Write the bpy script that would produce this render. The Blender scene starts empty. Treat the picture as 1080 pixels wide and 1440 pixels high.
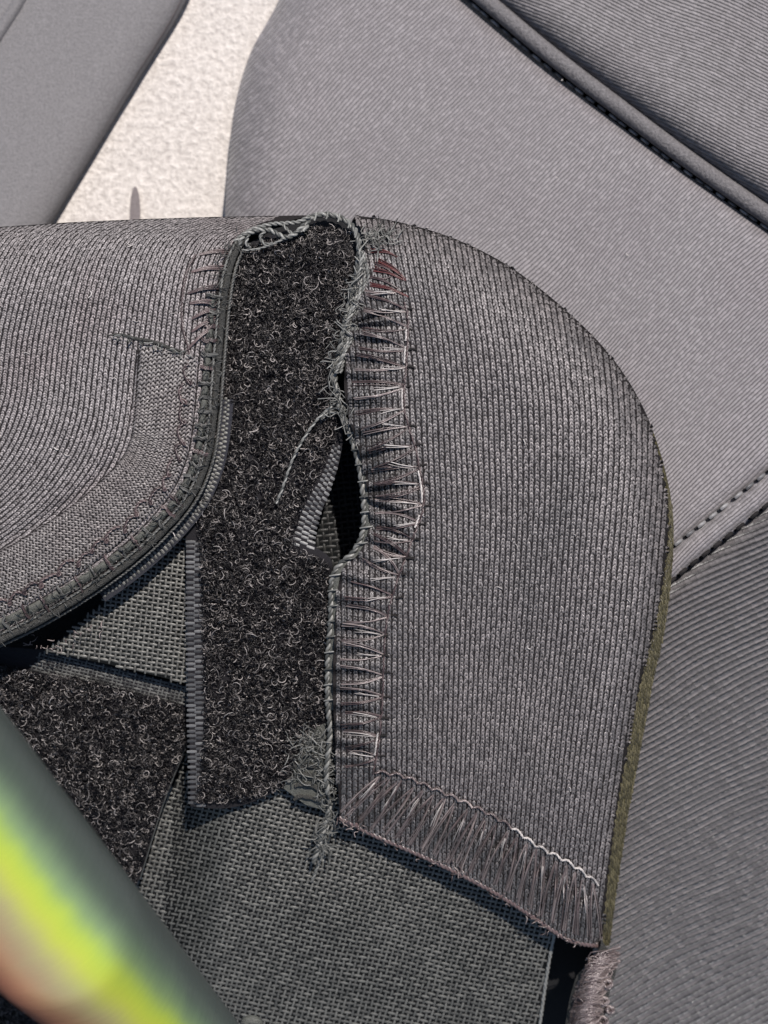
import bpy, bmesh, math, random
import numpy as np

random.seed(7)
rng = np.random.default_rng(7)
SC = bpy.context.scene
COL = SC.collection
R = math.radians

# ------------------------------------------------------------------ camera, sky, sun, exposure
W = 0.100            # metres across the picture at the height of the sewn strip (z = 0)
D = 0.200            # camera height above that level
S = W / 1080.0
cam_d = bpy.data.cameras.new("camera")
cam = bpy.data.objects.new("camera", cam_d)
COL.objects.link(cam)
cam.location = (0, 0, D)
cam_d.sensor_fit = 'HORIZONTAL'
cam_d.sensor_width = 36.0
cam_d.lens = 36.0 * D / W
cam_d.clip_start = 0.005
cam_d.clip_end = 50.0
cam_d.dof.use_dof = True
cam_d.dof.focus_distance = D - 0.001
cam_d.dof.aperture_fstop = 42.0
SC.camera = cam

SUN_DIR = np.array([0.18, 0.48, 0.85]); SUN_DIR /= np.linalg.norm(SUN_DIR)   # from the scene to the sun
el = math.asin(SUN_DIR[2]); az = math.atan2(SUN_DIR[0], SUN_DIR[1])
world = bpy.data.worlds.new("World"); SC.world = world
world.use_nodes = True
wn = world.node_tree.nodes; wl = world.node_tree.links
bg = wn["Background"]
sky = wn.new("ShaderNodeTexSky"); sky.sky_type = 'NISHITA'; sky.sun_disc = False
sky.sun_elevation = el; sky.sun_rotation = az
wl.new(sky.outputs[0], bg.inputs[0]); bg.inputs[1].default_value = 0.08
sun_d = bpy.data.lights.new("sun", 'SUN'); sun_d.energy = 4.2; sun_d.angle = R(0.6)
sun_d.color = (1.0, 0.935, 0.885)
sun = bpy.data.objects.new("sun", sun_d); COL.objects.link(sun)
sun.rotation_euler = (R(90) - el, 0, math.pi - az)
sun.location = (-0.1, 0.1, 0.5)
SC.view_settings.view_transform = 'Standard'
SC.view_settings.look = 'None'
SC.view_settings.gamma = 1.0
SC.view_settings.use_curve_mapping = False
SC.view_settings.exposure = 0.68

# ------------------------------------------------------------------ helpers
MM = 0.001
def P(px, py, z):
    """image-plane measure (px at the strip's level) and height in mm -> a point in the place"""
    px = np.asarray(px, float); py = np.asarray(py, float); z = np.asarray(z, float) * MM
    k = (D - z) / D
    x = (px - 540.0) * S * k; y = (720.0 - py) * S * k
    return np.stack(np.broadcast_arrays(x, y, z), -1)

def zdrop(y):
    return 19.0 * (np.clip(np.asarray(y, float) - 520.0, 0, 1100) / 780.0) ** 2
def PB(px, py, z):
    """the same on the sleeve, which curves away downwards over its lower half"""
    return P(px, py, np.asarray(z, float) - zdrop(py))

def curve(pts, n=200):
    """smooth (Catmull-Rom) polyline evenly resampled to n points"""
    p = np.asarray(pts, float)
    q = np.vstack([2 * p[0] - p[1], p, 2 * p[-1] - p[-2]])
    out = []
    for i in range(len(p) - 1):
        a, b, c, d = q[i], q[i + 1], q[i + 2], q[i + 3]
        t = np.linspace(0, 1, 24, endpoint=False)[:, None]
        out.append(0.5 * ((2 * b) + (c - a) * t + (2 * a - 5 * b + 4 * c - d) * t ** 2 + (3 * b - a - 3 * c + d) * t ** 3))
    out.append(p[-1:])
    o = np.vstack(out)
    s = np.concatenate([[0], np.cumsum(np.linalg.norm(np.diff(o, axis=0), axis=1))])
    t = np.linspace(0, s[-1], n)
    return np.stack([np.interp(t, s, o[:, k]) for k in range(o.shape[1])], -1)

def length(c): return float(np.sum(np.linalg.norm(np.diff(c, axis=0), axis=1)))
def normals2(c):
    t = np.gradient(c[:, :2], axis=0); t /= np.linalg.norm(t, axis=1)[:, None] + 1e-9
    return t, np.stack([t[:, 1], -t[:, 0]], -1)      # tangent, side (in px axes)

def smooth(x, a, b):
    t = np.clip((np.asarray(x, float) - a) / (b - a), 0, 1); return t * t * (3 - 2 * t)

_ng = rng.random((64, 64))
def vnoise(x, y):
    x = np.asarray(x, float); y = np.asarray(y, float)
    xi = np.floor(x).astype(int); yi = np.floor(y).astype(int); fx = x - xi; fy = y - yi
    fx = fx * fx * (3 - 2 * fx); fy = fy * fy * (3 - 2 * fy)
    g = lambda a, b: _ng[a % 64, b % 64]
    return (g(xi, yi) * (1 - fx) + g(xi + 1, yi) * fx) * (1 - fy) + (g(xi, yi + 1) * (1 - fx) + g(xi + 1, yi + 1) * fx) * fy - 0.5

def link(name, me, mat, parent=None, smooth_shade=True):
    if mat: me.materials.append(mat)
    if smooth_shade: me.polygons.foreach_set('use_smooth', np.ones(len(me.polygons), bool))
    o = bpy.data.objects.new(name, me); COL.objects.link(o)
    if parent: o.parent = parent
    return o

def mesh_np(name, V, F, mat, parent=None, uv=None, attr=None, sm=True):
    me = bpy.data.meshes.new(name)
    V = np.asarray(V, float).reshape(-1, 3); F = np.asarray(F, np.int32)
    k = F.shape[1]
    me.vertices.add(len(V)); me.vertices.foreach_set('co', V.ravel())
    me.loops.add(F.size); me.loops.foreach_set('vertex_index', F.ravel())
    me.polygons.add(len(F))
    me.polygons.foreach_set('loop_start', np.arange(0, F.size, k, dtype=np.int32))
    me.update(calc_edges=True)
    if uv is not None:
        l = me.uv_layers.new(name='UVMap'); l.data.foreach_set('uv', (np.asarray(uv).reshape(-1, 2) / 100.0)[F.ravel()].ravel())
    if attr:
        for n, a in attr.items():
            at = me.attributes.new(n, 'FLOAT', 'POINT'); at.data.foreach_set('value', np.asarray(a, float).ravel())
    me.validate()
    return link(name, me, mat, parent, sm)

def grid_faces(h, w):
    i = np.arange(h * w).reshape(h, w)
    return np.stack([i[:-1, :-1], i[1:, :-1], i[1:, 1:], i[:-1, 1:]], -1).reshape(-1, 4)

def grid(name, PT, mat, parent=None, uv=None, attr=None, flip=False):
    h, w = PT.shape[:2]; F = grid_faces(h, w)
    if flip: F = F[:, ::-1]
    return mesh_np(name, PT, F, mat, parent, uv, attr)

def tube_arrays(C, rad, sides=5):
    """C (F,N,3) centre lines, rad (F,) or (F,N) -> verts, quads"""
    C = np.asarray(C, float)
    if C.ndim == 2: C = C[None]
    Fn, N = C.shape[:2]
    T = np.gradient(C, axis=1); T /= np.linalg.norm(T, axis=2, keepdims=True) + 1e-12
    ref = np.where(np.abs(T[..., 2:3]) > 0.9, np.array([1.0, 0, 0]), np.array([0, 0, 1.0]))
    A = np.cross(T, ref); A /= np.linalg.norm(A, axis=2, keepdims=True) + 1e-12
    B = np.cross(T, A)
    rad = np.asarray(rad, float)
    if rad.ndim == 0: rad = np.full((Fn, N), float(rad))
    elif rad.ndim == 1: rad = np.repeat(rad[:, None], N, 1) if len(rad) == Fn else np.repeat(rad[None], Fn, 0)
    a = np.linspace(0, 2 * np.pi, sides, endpoint=False)
    V = C[:, :, None] + rad[:, :, None, None] * (np.cos(a)[None, None, :, None] * A[:, :, None] + np.sin(a)[None, None, :, None] * B[:, :, None])
    idx = np.arange(Fn * N * sides).reshape(Fn, N, sides)
    nx = np.roll(idx, -1, 2)
    Q = np.stack([idx[:, :-1], idx[:, 1:], nx[:, 1:], nx[:, :-1]], -1).reshape(-1, 4)
    return V.reshape(-1, 3), Q

def tubes(name, C, rad, mat, parent=None, sides=5):
    V, Q = tube_arrays(C, rad, sides)
    return mesh_np(name, V, Q, mat, parent)

def multi_tubes(name, items, mat, parent=None, sides=5):
    Vs, Qs, n = [], [], 0
    for C, r in items:
        V, Q = tube_arrays(C, r, sides); Vs.append(V); Qs.append(Q + n); n += len(V)
    return mesh_np(name, np.vstack(Vs), np.vstack(Qs), mat, parent)

def twisted(c3, r, pitch_mm, plies=2):
    """ply centre lines wound round a 3D curve (N,3 metres)"""
    c3 = np.asarray(c3); s = np.concatenate([[0], np.cumsum(np.linalg.norm(np.diff(c3, axis=0), axis=1))]) / MM
    T = np.gradient(c3, axis=0); T /= np.linalg.norm(T, axis=1)[:, None] + 1e-12
    A = np.cross(T, np.array([0, 0, 1.0])); A /= np.linalg.norm(A, axis=1)[:, None] + 1e-12
    B = np.cross(T, A); out = []
    for k in range(plies):
        a = 2 * np.pi * (s / pitch_mm + k / plies)
        out.append(c3 + r * (np.cos(a)[:, None] * A + np.sin(a)[:, None] * B))
    return np.array(out)

def slab(name, pts, zf, th, mat, parent=None, uvrot=0.0, PM=None):
    """a sheet of cloth with an outline in px, height zf(px,py) mm and thickness th mm"""
    pts = np.asarray(pts, float); P = PM or PB
    bm = bmesh.new(); uvl = bm.loops.layers.uv.new('UVMap')
    z = zf(pts[:, 0], pts[:, 1])
    top = [bm.verts.new(v) for v in P(pts[:, 0], pts[:, 1], z)]
    bot = [bm.verts.new(v) for v in P(pts[:, 0], pts[:, 1], z - th)]
    f = bm.faces.new(top); g = bm.faces.new(bot[::-1])
    n = len(top)
    for i in range(n):
        j = (i + 1) % n; bm.faces.new((top[j], top[i], bot[i], bot[j]))
    bm.normal_update()
    if f.normal.z < 0: bmesh.ops.reverse_faces(bm, faces=bm.faces[:])
    cr, sr = math.cos(uvrot), math.sin(uvrot)
    vi = {v: i % n for i, v in enumerate(top + bot)}
    for fc in bm.faces:
        for lp in fc.loops:
            a, b = pts[vi[lp.vert]] / 100.0; lp[uvl].uv = (a * cr + b * sr, -a * sr + b * cr)
    bmesh.ops.triangulate(bm, faces=[x for x in bm.faces if len(x.verts) > 4])
    me = bpy.data.meshes.new(name); bm.to_mesh(me); bm.free()
    return link(name, me, mat, parent, False)

def in_poly(x, y, pts):
    pts = np.asarray(pts, float); inside = np.zeros(np.shape(x), bool); j = len(pts) - 1
    for i in range(len(pts)):
        xi, yi = pts[i]; xj, yj = pts[j]
        inside ^= ((yi > y) != (yj > y)) & (x < (xj - xi) * (y - yi) / (yj - yi + 1e-12) + xi); j = i
    return inside

def nearest(c, x, y):
    """distance to dense curve c and arclength of the nearest point, for arrays"""
    sh = np.shape(x); X = np.stack([np.ravel(x), np.ravel(y)], -1)
    s = np.concatenate([[0], np.cumsum(np.linalg.norm(np.diff(c, axis=0), axis=1))])
    dd = np.empty(len(X)); ss = np.empty(len(X))
    for a in range(0, len(X), 4000):
        d2 = ((X[a:a + 4000, None] - c[None]) ** 2).sum(-1); k = d2.argmin(1)
        dd[a:a + 4000] = np.sqrt(d2[np.arange(len(k)), k]); ss[a:a + 4000] = s[k]
    return dd.reshape(sh), ss.reshape(sh)

def thing(name, label, cat, loc=(0, 0, 0)):
    o = bpy.data.objects.new(name, None); COL.objects.link(o)
    o.empty_display_size = 0.01
    o['label'] = label; o['category'] = cat
    return o

# ------------------------------------------------------------------ materials
class N:
    """small wrapper for node trees"""
    def __init__(s, name):
        s.m = bpy.data.materials.new(name); s.m.use_nodes = True
        s.t = s.m.node_tree; s.b = s.t.nodes["Principled BSDF"]
    def new(s, t, **kw):
        n = s.t.nodes.new(t)
        for k, v in kw.items(): setattr(n, k, v)
        return n
    def put(s, sock, v):
        if hasattr(v, 'is_output') or isinstance(v, bpy.types.NodeSocket): s.t.links.new(v, sock)
        elif v is not None: sock.default_value = v
    def math(s, op, a, b=None, c=None, clamp=False):
        n = s.new('ShaderNodeMath', operation=op); n.use_clamp = clamp
        s.put(n.inputs[0], a)
        if b is not None: s.put(n.inputs[1], b)
        if c is not None: s.put(n.inputs[2], c)
        return n.outputs[0]
    def uv(s):
        n = s.new('ShaderNodeUVMap'); n.uv_map = 'UVMap'
        x = s.new('ShaderNodeSeparateXYZ'); s.t.links.new(n.outputs[0], x.inputs[0])
        return s.math('MULTIPLY', x.outputs[0], 100.0), s.math('MULTIPLY', x.outputs[1], 100.0)
    def vec(s, a, b, c=0.0):
        n = s.new('ShaderNodeCombineXYZ'); s.put(n.inputs[0], a); s.put(n.inputs[1], b); s.put(n.inputs[2], c); return n.outputs[0]
    def noise(s, vec, scale, detail=2.0, rough=0.5):
        n = s.new('ShaderNodeTexNoise'); s.put(n.inputs['Vector'], vec)
        n.inputs['Scale'].default_value = scale; n.inputs['Detail'].default_value = detail; n.inputs['Roughness'].default_value = rough
        return n.outputs[0]
    def rand(s, vec):
        n = s.new('ShaderNodeTexWhiteNoise'); n.noise_dimensions = '2D'; s.put(n.inputs['Vector'], vec); return n.outputs[0]
    def ramp(s, f, stops, interp='LINEAR'):
        n = s.new('ShaderNodeValToRGB'); s.put(n.inputs[0], f); cr = n.color_ramp; cr.interpolation = interp
        while len(cr.elements) < len(stops): cr.elements.new(0.5)
        for e, (p, c) in zip(cr.elements, stops): e.position = p; e.color = (*c, 1) if len(c) == 3 else c
        return n.outputs[0]
    def mix(s, f, a, b, mode='MIX'):
        n = s.new('ShaderNodeMix', data_type='RGBA', blend_type=mode)
        s.put(n.inputs[0], f)
        for k, v in ((6, a), (7, b)):
            if isinstance(v, tuple): v = (*v, 1) if len(v) == 3 else v
            s.put(n.inputs[k], v)
        return n.outputs[2]
    def mapr(s, v, a, b, c, d):
        n = s.new('ShaderNodeMapRange'); s.put(n.inputs[0], v)
        for i, q in enumerate((a, b, c, d)): n.inputs[i + 1].default_value = q
        return n.outputs[0]
    def bump(s, h, dist, strength=1.0, normal=None):
        n = s.new('ShaderNodeBump'); s.put(n.inputs['Height'], h); n.inputs['Distance'].default_value = dist; n.inputs['Strength'].default_value = strength
        if normal is not None: s.put(n.inputs['Normal'], normal)
        s.t.links.new(n.outputs[0], s.b.inputs['Normal']); return n.outputs[0]
    def attr(s, name):
        n = s.new('ShaderNodeAttribute'); n.attribute_name = name; return n.outputs['Fac']
    def set(s, **kw):
        for k, v in kw.items():
            k = k.replace('_', ' ')
            if isinstance(v, tuple) and len(v) == 3: v = (*v, 1)
            s.put(s.b.inputs[k], v)

TAU = 2 * math.pi
def knit_mat(name, base, gap, p=8.6, q=6.2, tint=(0.10, 0.06, 0.065), tint_amt=0.5, seam_tint_shade=False, bump=0.00022, rough=0.5):
    m = N(name); u, v = m.uv()
    w0 = m.noise(m.vec(u, v), 0.02, 2.0)
    w1 = m.noise(m.vec(u, v), 0.12, 1.0)
    u = m.math('ADD', u, m.math('MULTIPLY', m.math('SUBTRACT', w1, 0.5), 3.0))
    u = m.math('ADD', u, m.math('MULTIPLY', m.math('SUBTRACT', w0, 0.5), 14.0))
    un = m.math('DIVIDE', u, p)
    a = m.math('FRACT', un); col = m.math('FLOOR', un)
    off = m.math('ABSOLUTE', m.math('SUBTRACT', a, 0.5))
    vn = m.math('ADD', m.math('DIVIDE', v, q), m.math('MULTIPLY', off, 0.9))
    vn = m.math('ADD', vn, m.math('MULTIPLY', m.math('SUBTRACT', m.noise(m.vec(u, v), 0.22, 1.0), 0.5), 0.7))
    b = m.math('FRACT', vn); row = m.math('FLOOR', vn)
    wale = m.math('SINE', m.math('MULTIPLY', a, math.pi))
    legs = m.math('ABSOLUTE', m.math('SINE', m.math('MULTIPLY', a, TAU)))
    rows = m.math('SINE', m.math('MULTIPLY', b, math.pi))
    h = m.math('MULTIPLY', m.math('POWER', wale, 0.8), m.math('ADD', 0.45, m.math('MULTIPLY', legs, 0.55)))
    h = m.math('MULTIPLY', h, m.math('ADD', 0.25, m.math('MULTIPLY', m.math('POWER', rows, 0.8), 0.75)))
    rn = m.rand(m.vec(col, row))
    fine = m.noise(m.vec(u, v), 0.55, 2.0, 0.7)
    h2 = m.math('ADD', m.math('MULTIPLY', h, m.math('ADD', 0.7, m.math('MULTIPLY', rn, 0.6))), m.math('MULTIPLY', fine, 0.25))
    big = m.noise(m.vec(u, v), 0.011, 3.0, 0.6)
    t = m.mapr(big, 0.48, 0.68, 0.0, tint_amt)
    if seam_tint_shade: t = m.math('MAXIMUM', t, m.math('MULTIPLY', m.attr('seam_tint_shade'), m.mapr(m.noise(m.vec(u, v), 0.035, 2.0), 0.3, 0.65, 0.35, 1.0)))
    c = m.mix(t, base, tint)
    c = m.mix(m.mapr(rn, 0.0, 1.0, 0.0, 0.6), c, tuple(x * 1.7 for x in base))
    c = m.mix(m.mapr(h2, 0.18, 0.75, 0.0, 1.0), gap, c)
    m.set(Base_Color=c, Roughness=rough, Specular_IOR_Level=0.5, Sheen_Weight=0.15, Sheen_Roughness=0.4)
    m.bump(h2, bump)
    return m.m

def twill_mat(name, base, gap, ang=25.0, p=7.6, seg=9.0, bump=0.00014):
    m = N(name); u, v = m.uv()
    ca, sa = math.cos(R(ang)), math.sin(R(ang))
    wob = m.math('MULTIPLY', m.math('SUBTRACT', m.noise(m.vec(u, v), 0.0035, 1.0), 0.5), 40.0)
    wob2 = m.math('MULTIPLY', m.math('SUBTRACT', m.noise(m.vec(u, v), 0.15, 1.0), 0.5), 1.6)
    s = m.math('ADD', m.math('MULTIPLY', u, sa), m.math('MULTIPLY', v, ca))      # across the ribs
    s = m.math('ADD', s, m.math('ADD', wob, wob2))
    al = m.math('SUBTRACT', m.math('MULTIPLY', u, ca), m.math('MULTIPLY', v, sa))
    sn = m.math('DIVIDE', s, p); a = m.math('FRACT', sn); line = m.math('FLOOR', sn)
    an = m.math('ADD', m.math('DIVIDE', al, seg), m.math('MULTIPLY', m.rand(m.vec(line, 3.0)), 7.0))
    b = m.math('FRACT', an); cell = m.math('FLOOR', an)
    rn = m.rand(m.vec(line, cell))
    h = m.math('POWER', m.math('SINE', m.math('MULTIPLY', a, math.pi)), 0.7)
    h = m.math('MULTIPLY', h, m.math('ADD', 0.88, m.math('MULTIPLY', m.math('SINE', m.math('MULTIPLY', b, math.pi)), 0.12)))
    fine = m.noise(m.vec(u, v), 0.5, 2.0, 0.7)
    h2 = m.math('ADD', m.math('MULTIPLY', h, m.math('ADD', 0.75, m.math('MULTIPLY', rn, 0.5))), m.math('MULTIPLY', fine, 0.3))
    c = m.mix(m.mapr(rn, 0.6, 1.0, 0.0, 0.5), base, tuple(x * 1.5 for x in base))
    c = m.mix(m.mapr(m.noise(m.vec(u, v), 0.008, 3.0), 0.4, 0.7, 0.0, 0.25), c, tuple(x * y for x, y in zip(base, (0.8, 0.74, 0.78))))
    c = m.mix(m.mapr(h2, 0.45, 0.9, 0.0, 1.0), gap, c)
    m.set(Base_Color=c, Roughness=0.6, Specular_IOR_Level=0.4, Sheen_Weight=0.2, Sheen_Roughness=0.4)
    m.bump(h2, bump)
    return m.m

def thread_mat(name, c0, c1, rough=0.35, spec=0.5, p=0.5):
    m = N(name)
    g = m.new('ShaderNodeNewGeometry'); oi = m.new('ShaderNodeObjectInfo')
    f = m.math('FRACT', m.math('ADD', g.outputs['Random Per Island'], oi.outputs['Random']))
    m.set(Base_Color=m.mix(m.math('POWER', f, p), c0, c1), Roughness=rough, Specular_IOR_Level=spec)
    tc = m.new('ShaderNodeTexCoord')
    m.bump(m.noise(tc.outputs['Object'], 9000.0, 2.0, 0.7), 0.00005, 0.6)
    return m.m

def cloth_mat(name, c0, c1, scale=6000.0, rough=0.7, bump=0.0001, spec=0.3):
    m = N(name); tc = m.new('ShaderNodeTexCoord')
    f = m.noise(tc.outputs['Object'], scale, 3.0, 0.7)
    m.set(Base_Color=m.mix(m.mapr(f, 0.35, 0.7, 0, 1), c0, c1), Roughness=rough, Specular_IOR_Level=spec)
    m.bump(f, bump); return m.m

M = {}
M['knit_r'] = knit_mat('knit_right', (0.105, 0.098, 0.096), (0.012, 0.011, 0.012), seam_tint_shade=True, tint=(0.075, 0.045, 0.05))
M['knit_l'] = knit_mat('knit_left', (0.115, 0.108, 0.107), (0.014, 0.013, 0.014), p=8.4, q=6.0, tint=(0.10, 0.088, 0.09), tint_amt=0.4)
M['knit_patch'] = knit_mat('knit_facing', (0.125, 0.115, 0.113), (0.02, 0.018, 0.018), p=5.6, q=7.5, tint=(0.12, 0.10, 0.10), tint_amt=0.4)
def yarn_mat(name, c0, c1, tint, rough=0.42):
    m = N(name); g = m.new('ShaderNodeNewGeometry'); r = g.outputs['Random Per Island']
    tc = m.new('ShaderNodeTexCoord'); nz = m.noise(tc.outputs['Object'], 70.0, 3.0, 0.6); fn = m.noise(tc.outputs['Object'], 7000.0, 2.0, 0.7)
    c = m.mix(m.math('POWER', r, 1.6), c0, c1)
    w = m.math('MAXIMUM', m.mapr(nz, 0.5, 0.72, 0.0, 0.55), m.math('MULTIPLY', m.attr('seam_tint_shade'), m.mapr(m.noise(tc.outputs['Object'], 260.0, 2.0), 0.35, 0.65, 0.45, 1.0)))
    c = m.mix(w, c, tint, 'MULTIPLY')
    c = m.mix(m.mapr(fn, 0.35, 0.7, 0.0, 1.0), m.mix(1.0, c, (0.45, 0.45, 0.45), 'MULTIPLY'), c)
    m.set(Base_Color=c, Roughness=m.mapr(r, 0.0, 1.0, rough + 0.12, rough - 0.12), Specular_IOR_Level=0.6)
    m.bump(fn, 0.00006, 0.8)
    return m.m
M['yarn_r'] = yarn_mat('yarn_right', (0.092, 0.083, 0.083), (0.26, 0.236, 0.233), (0.50, 0.53, 0.535))
M['yarn_l'] = yarn_mat('yarn_left', (0.15, 0.137, 0.137), (0.34, 0.312, 0.312), (0.78, 0.68, 0.68))
M['yarn_f'] = yarn_mat('yarn_facing', (0.14, 0.127, 0.124), (0.27, 0.25, 0.24), (0.85, 0.76, 0.76))
M['gap'] = cloth_mat('knit_ground', (0.010, 0.009, 0.0092), (0.024, 0.0215, 0.022), 9000.0, 0.9, 0.0001, 0.05)
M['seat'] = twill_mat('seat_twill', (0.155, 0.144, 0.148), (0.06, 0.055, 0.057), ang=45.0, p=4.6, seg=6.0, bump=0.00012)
M['seat_low_shaded'] = twill_mat('seat_twill_lower_shaded', (0.078, 0.072, 0.073), (0.005, 0.0045, 0.005), ang=27.0, p=8.2, bump=0.0004)  # coarser ribs; colour darkened to stand in for shade on this panel
M['seat_up'] = twill_mat('seat_twill_upper', (0.15, 0.14, 0.142), (0.02, 0.018, 0.018), ang=-24.0, p=4.6, seg=6.0, bump=0.00016)
M['piping'] = cloth_mat('piping_cover', (0.07, 0.066, 0.068), (0.15, 0.142, 0.145), 2600.0, 0.6, 0.0003)
M['seat_far'] = cloth_mat('side_fabric', (0.10, 0.096, 0.098), (0.16, 0.153, 0.155), 3000.0)
M['pile'] = thread_mat('loop_fibre', (0.004, 0.0033, 0.004), (0.36, 0.33, 0.315), 0.32, 0.28, 7.5)  # the few pale fibres paint glints into the dark pile
M['pile_base'] = cloth_mat('loop_backing', (0.004, 0.0035, 0.005), (0.012, 0.011, 0.013), 9000.0, 0.9)
M['web'] = thread_mat('webbing_yarn', (0.048, 0.047, 0.042), (0.112, 0.110, 0.099), 0.42, 0.5, 1.0)
M['web_shaded'] = thread_mat('shaded_webbing_yarn', (0.007, 0.007, 0.007), (0.022, 0.022, 0.021), 0.45, 0.3, 1.0)  # webbing yarn with the shade inside the tear put into its colour
M['web_base'] = cloth_mat('webbing_gap', (0.003, 0.0035, 0.004), (0.009, 0.010, 0.010), 9000.0, 0.9, 0.0001, 0.05)
M['selv'] = thread_mat('selvedge_yarn', (0.03, 0.03, 0.031), (0.12, 0.12, 0.12), 0.4, 0.5, 1.2)
M['selv_base'] = cloth_mat('selvedge_gap', (0.01, 0.011, 0.016), (0.03, 0.03, 0.036), 9000.0, 0.9)
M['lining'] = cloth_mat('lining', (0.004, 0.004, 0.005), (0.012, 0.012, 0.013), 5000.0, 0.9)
M['brown'] = thread_mat('brown_thread', (0.06, 0.043, 0.042), (0.24, 0.20, 0.19), 0.30, 0.7, 1.8)
M['dbrown'] = thread_mat('dark_brown_thread', (0.03, 0.019, 0.019), (0.10, 0.07, 0.068), 0.32, 0.6, 1.6)
M['maroon'] = thread_mat('maroon_thread', (0.035, 0.009, 0.009), (0.11, 0.03, 0.028), 0.35, 0.5, 1.2)
M['pale'] = thread_mat('pale_thread', (0.25, 0.23, 0.22), (0.42, 0.39, 0.37), 0.4, 0.5, 1.0)
M['green'] = thread_mat('grey_green_thread', (0.036, 0.037, 0.034), (0.19, 0.19, 0.178), 0.42, 0.5, 1.4)
M['hemthread'] = thread_mat('hem_thread', (0.02, 0.02, 0.019), (0.10, 0.10, 0.094), 0.45, 0.4, 1.3)
M['binding'] = cloth_mat('binding_tape', (0.03, 0.032, 0.028), (0.11, 0.112, 0.10), 7000.0, 0.6)
M['cordm'] = cloth_mat('hem_cord', (0.014, 0.0145, 0.013), (0.085, 0.083, 0.077), 6500.0, 0.55, 0.0004)
M['olive'] = cloth_mat('olive_foam', (0.03, 0.026, 0.012), (0.10, 0.088, 0.042), 3200.0, 0.8, 0.0005, 0.15)
M['olive_yarn'] = thread_mat('olive_yarn', (0.026, 0.023, 0.013), (0.088, 0.077, 0.043), 0.55, 0.3, 1.2)
M['dark_hole'] = thread_mat('dark_thread_and_hole', (0.004, 0.004, 0.004), (0.012, 0.01, 0.01), 0.8, 0.2)
M['floor'] = cloth_mat('pale_floor', (0.34, 0.312, 0.288), (0.53, 0.495, 0.46), 1000.0, 0.8, 0.0005)
M['slot'] = cloth_mat('slot_dark', (0.10, 0.085, 0.085), (0.14, 0.12, 0.12), 3000.0, 0.6)
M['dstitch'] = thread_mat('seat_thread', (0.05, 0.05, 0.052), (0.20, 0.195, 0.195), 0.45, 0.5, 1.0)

# ------------------------------------------------------------------ the setting: floor, side panel, seat
def zseat(px, py):
    px = np.asarray(px, float); py = np.asarray(py, float)
    v = np.clip((px - 400) * 0.6 + np.clip(py, -250, 1650) * 0.8, -150, 1700)
    return np.where(v < 976, -42 + 28 * v / 976, -14 - 4 * (v - 976) / 550 - 26 * (np.clip(v - 976, 0, 999) / 550) ** 2)

h, w = 90, 60
X, Y = np.meshgrid(np.linspace(-250, 620, w), np.linspace(-250, 700, h))
Z = -50 + 0.4 * vnoise(X / 60, Y / 60)
fl = grid('floor', P(X, Y, Z), M['floor'], None, np.stack([X, Y], -1), flip=False)
fl['kind'] = 'structure'
# raised dark oval, its colour standing in for the shade inside a slot
a = np.linspace(0, TAU, 28, endpoint=False)
ring = np.stack([190 + 7.5 * np.cos(a), 300 + 38 * np.sin(a)], -1)
slab('slot', ring, lambda x, y: np.full(np.shape(x), -49.2), 1.0, M['slot'], fl, 0.0, P)

side = thing('side_panel', 'blurred grey fabric panel in the upper left corner beside the pale floor', 'panel')
edge = curve([(305, -120), (262, 0), (197, 108), (134, 212), (70, 318), (8, 420), (-80, 560)], 80)
left = curve([(-260, -120), (-270, 40), (-280, 150), (-290, 260), (-300, 360), (-310, 460), (-320, 560)], 80)
t = np.linspace(0, 1, 60)[None, :, None]
G = edge[:, None] * (1 - t) + left[:, None] * t
de = np.linalg.norm(G - edge[:, None], axis=-1)
Z = -48.6 + 3.0 * np.sqrt(np.clip(1 - (1 - np.clip(de / 60, 0, 1)) ** 2, 0, 1)) + 0.006 * de
grid('padded_face', P(G[..., 0], G[..., 1], Z), M['seat_far'], side, G)
e3 = P(edge[:, 0] + 1.5, edge[:, 1], -48.6)
lo = P(edge[:, 0] - 4, edge[:, 1], -51.0)
grid('side_wall', np.stack([e3, lo], 1), M['seat_far'], side, np.stack([edge, edge + 20], 1))
tubes('edge_seam', P(edge[:, 0] - 10, edge[:, 1], -47.4), 0.0004, M['slot'], side, 8)
c2 = curve([(70, -80), (28, 0), (0, 45), (-60, 140)], 40)
tubes('edge_seam', P(c2[:, 0], c2[:, 1], -44.5), 0.0011, M['seat_far'], side, 8)

seat = thing('car_seat', 'dark grey ribbed fabric car seat with piped seam under the torn sleeve', 'car seat')
pipe_line = [(560, -80), (655, -2), (760, 86), (860, 163), (960, 238), (1080, 322), (1200, 405)]
seam_low = [(560, 1092), (700, 985), (850, 872), (946, 792), (1010, 742), (1080, 686), (1200, 590)]
pc = curve(pipe_line, 160); sc = curve(seam_low, 160)

def seat_patch(name, Lc, Rc, n, edges, mat, amp=3.0, rr=60, roll=None, top_off=0.0):
    Lq = curve(Lc, n); Rq = curve(Rc, n)
    t = np.linspace(0, 1, n)[None, :, None]
    G = Lq[:, None] * (1 - t) + Rq[:, None] * t
    Z = zseat(G[..., 0], G[..., 1]) + top_off + 1.2 * vnoise(G[..., 0] / 260, G[..., 1] / 260)
    for c in edges:
        d, _ = nearest(c, G[..., 0], G[..., 1])
        Z = Z - amp * (1 - np.sqrt(np.clip(1 - (1 - np.clip(d / rr, 0, 1)) ** 2, 0, 1)))
    if roll is not None:
        d, _ = nearest(roll, G[..., 0], G[..., 1])
        Z = Z - 8 * (1 - np.sqrt(np.clip(1 - (1 - np.clip(d / 75, 0, 1)) ** 2, 0, 1)))
    return grid(name, P(G[..., 0], G[..., 1], Z), mat, seat, G)

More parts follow.
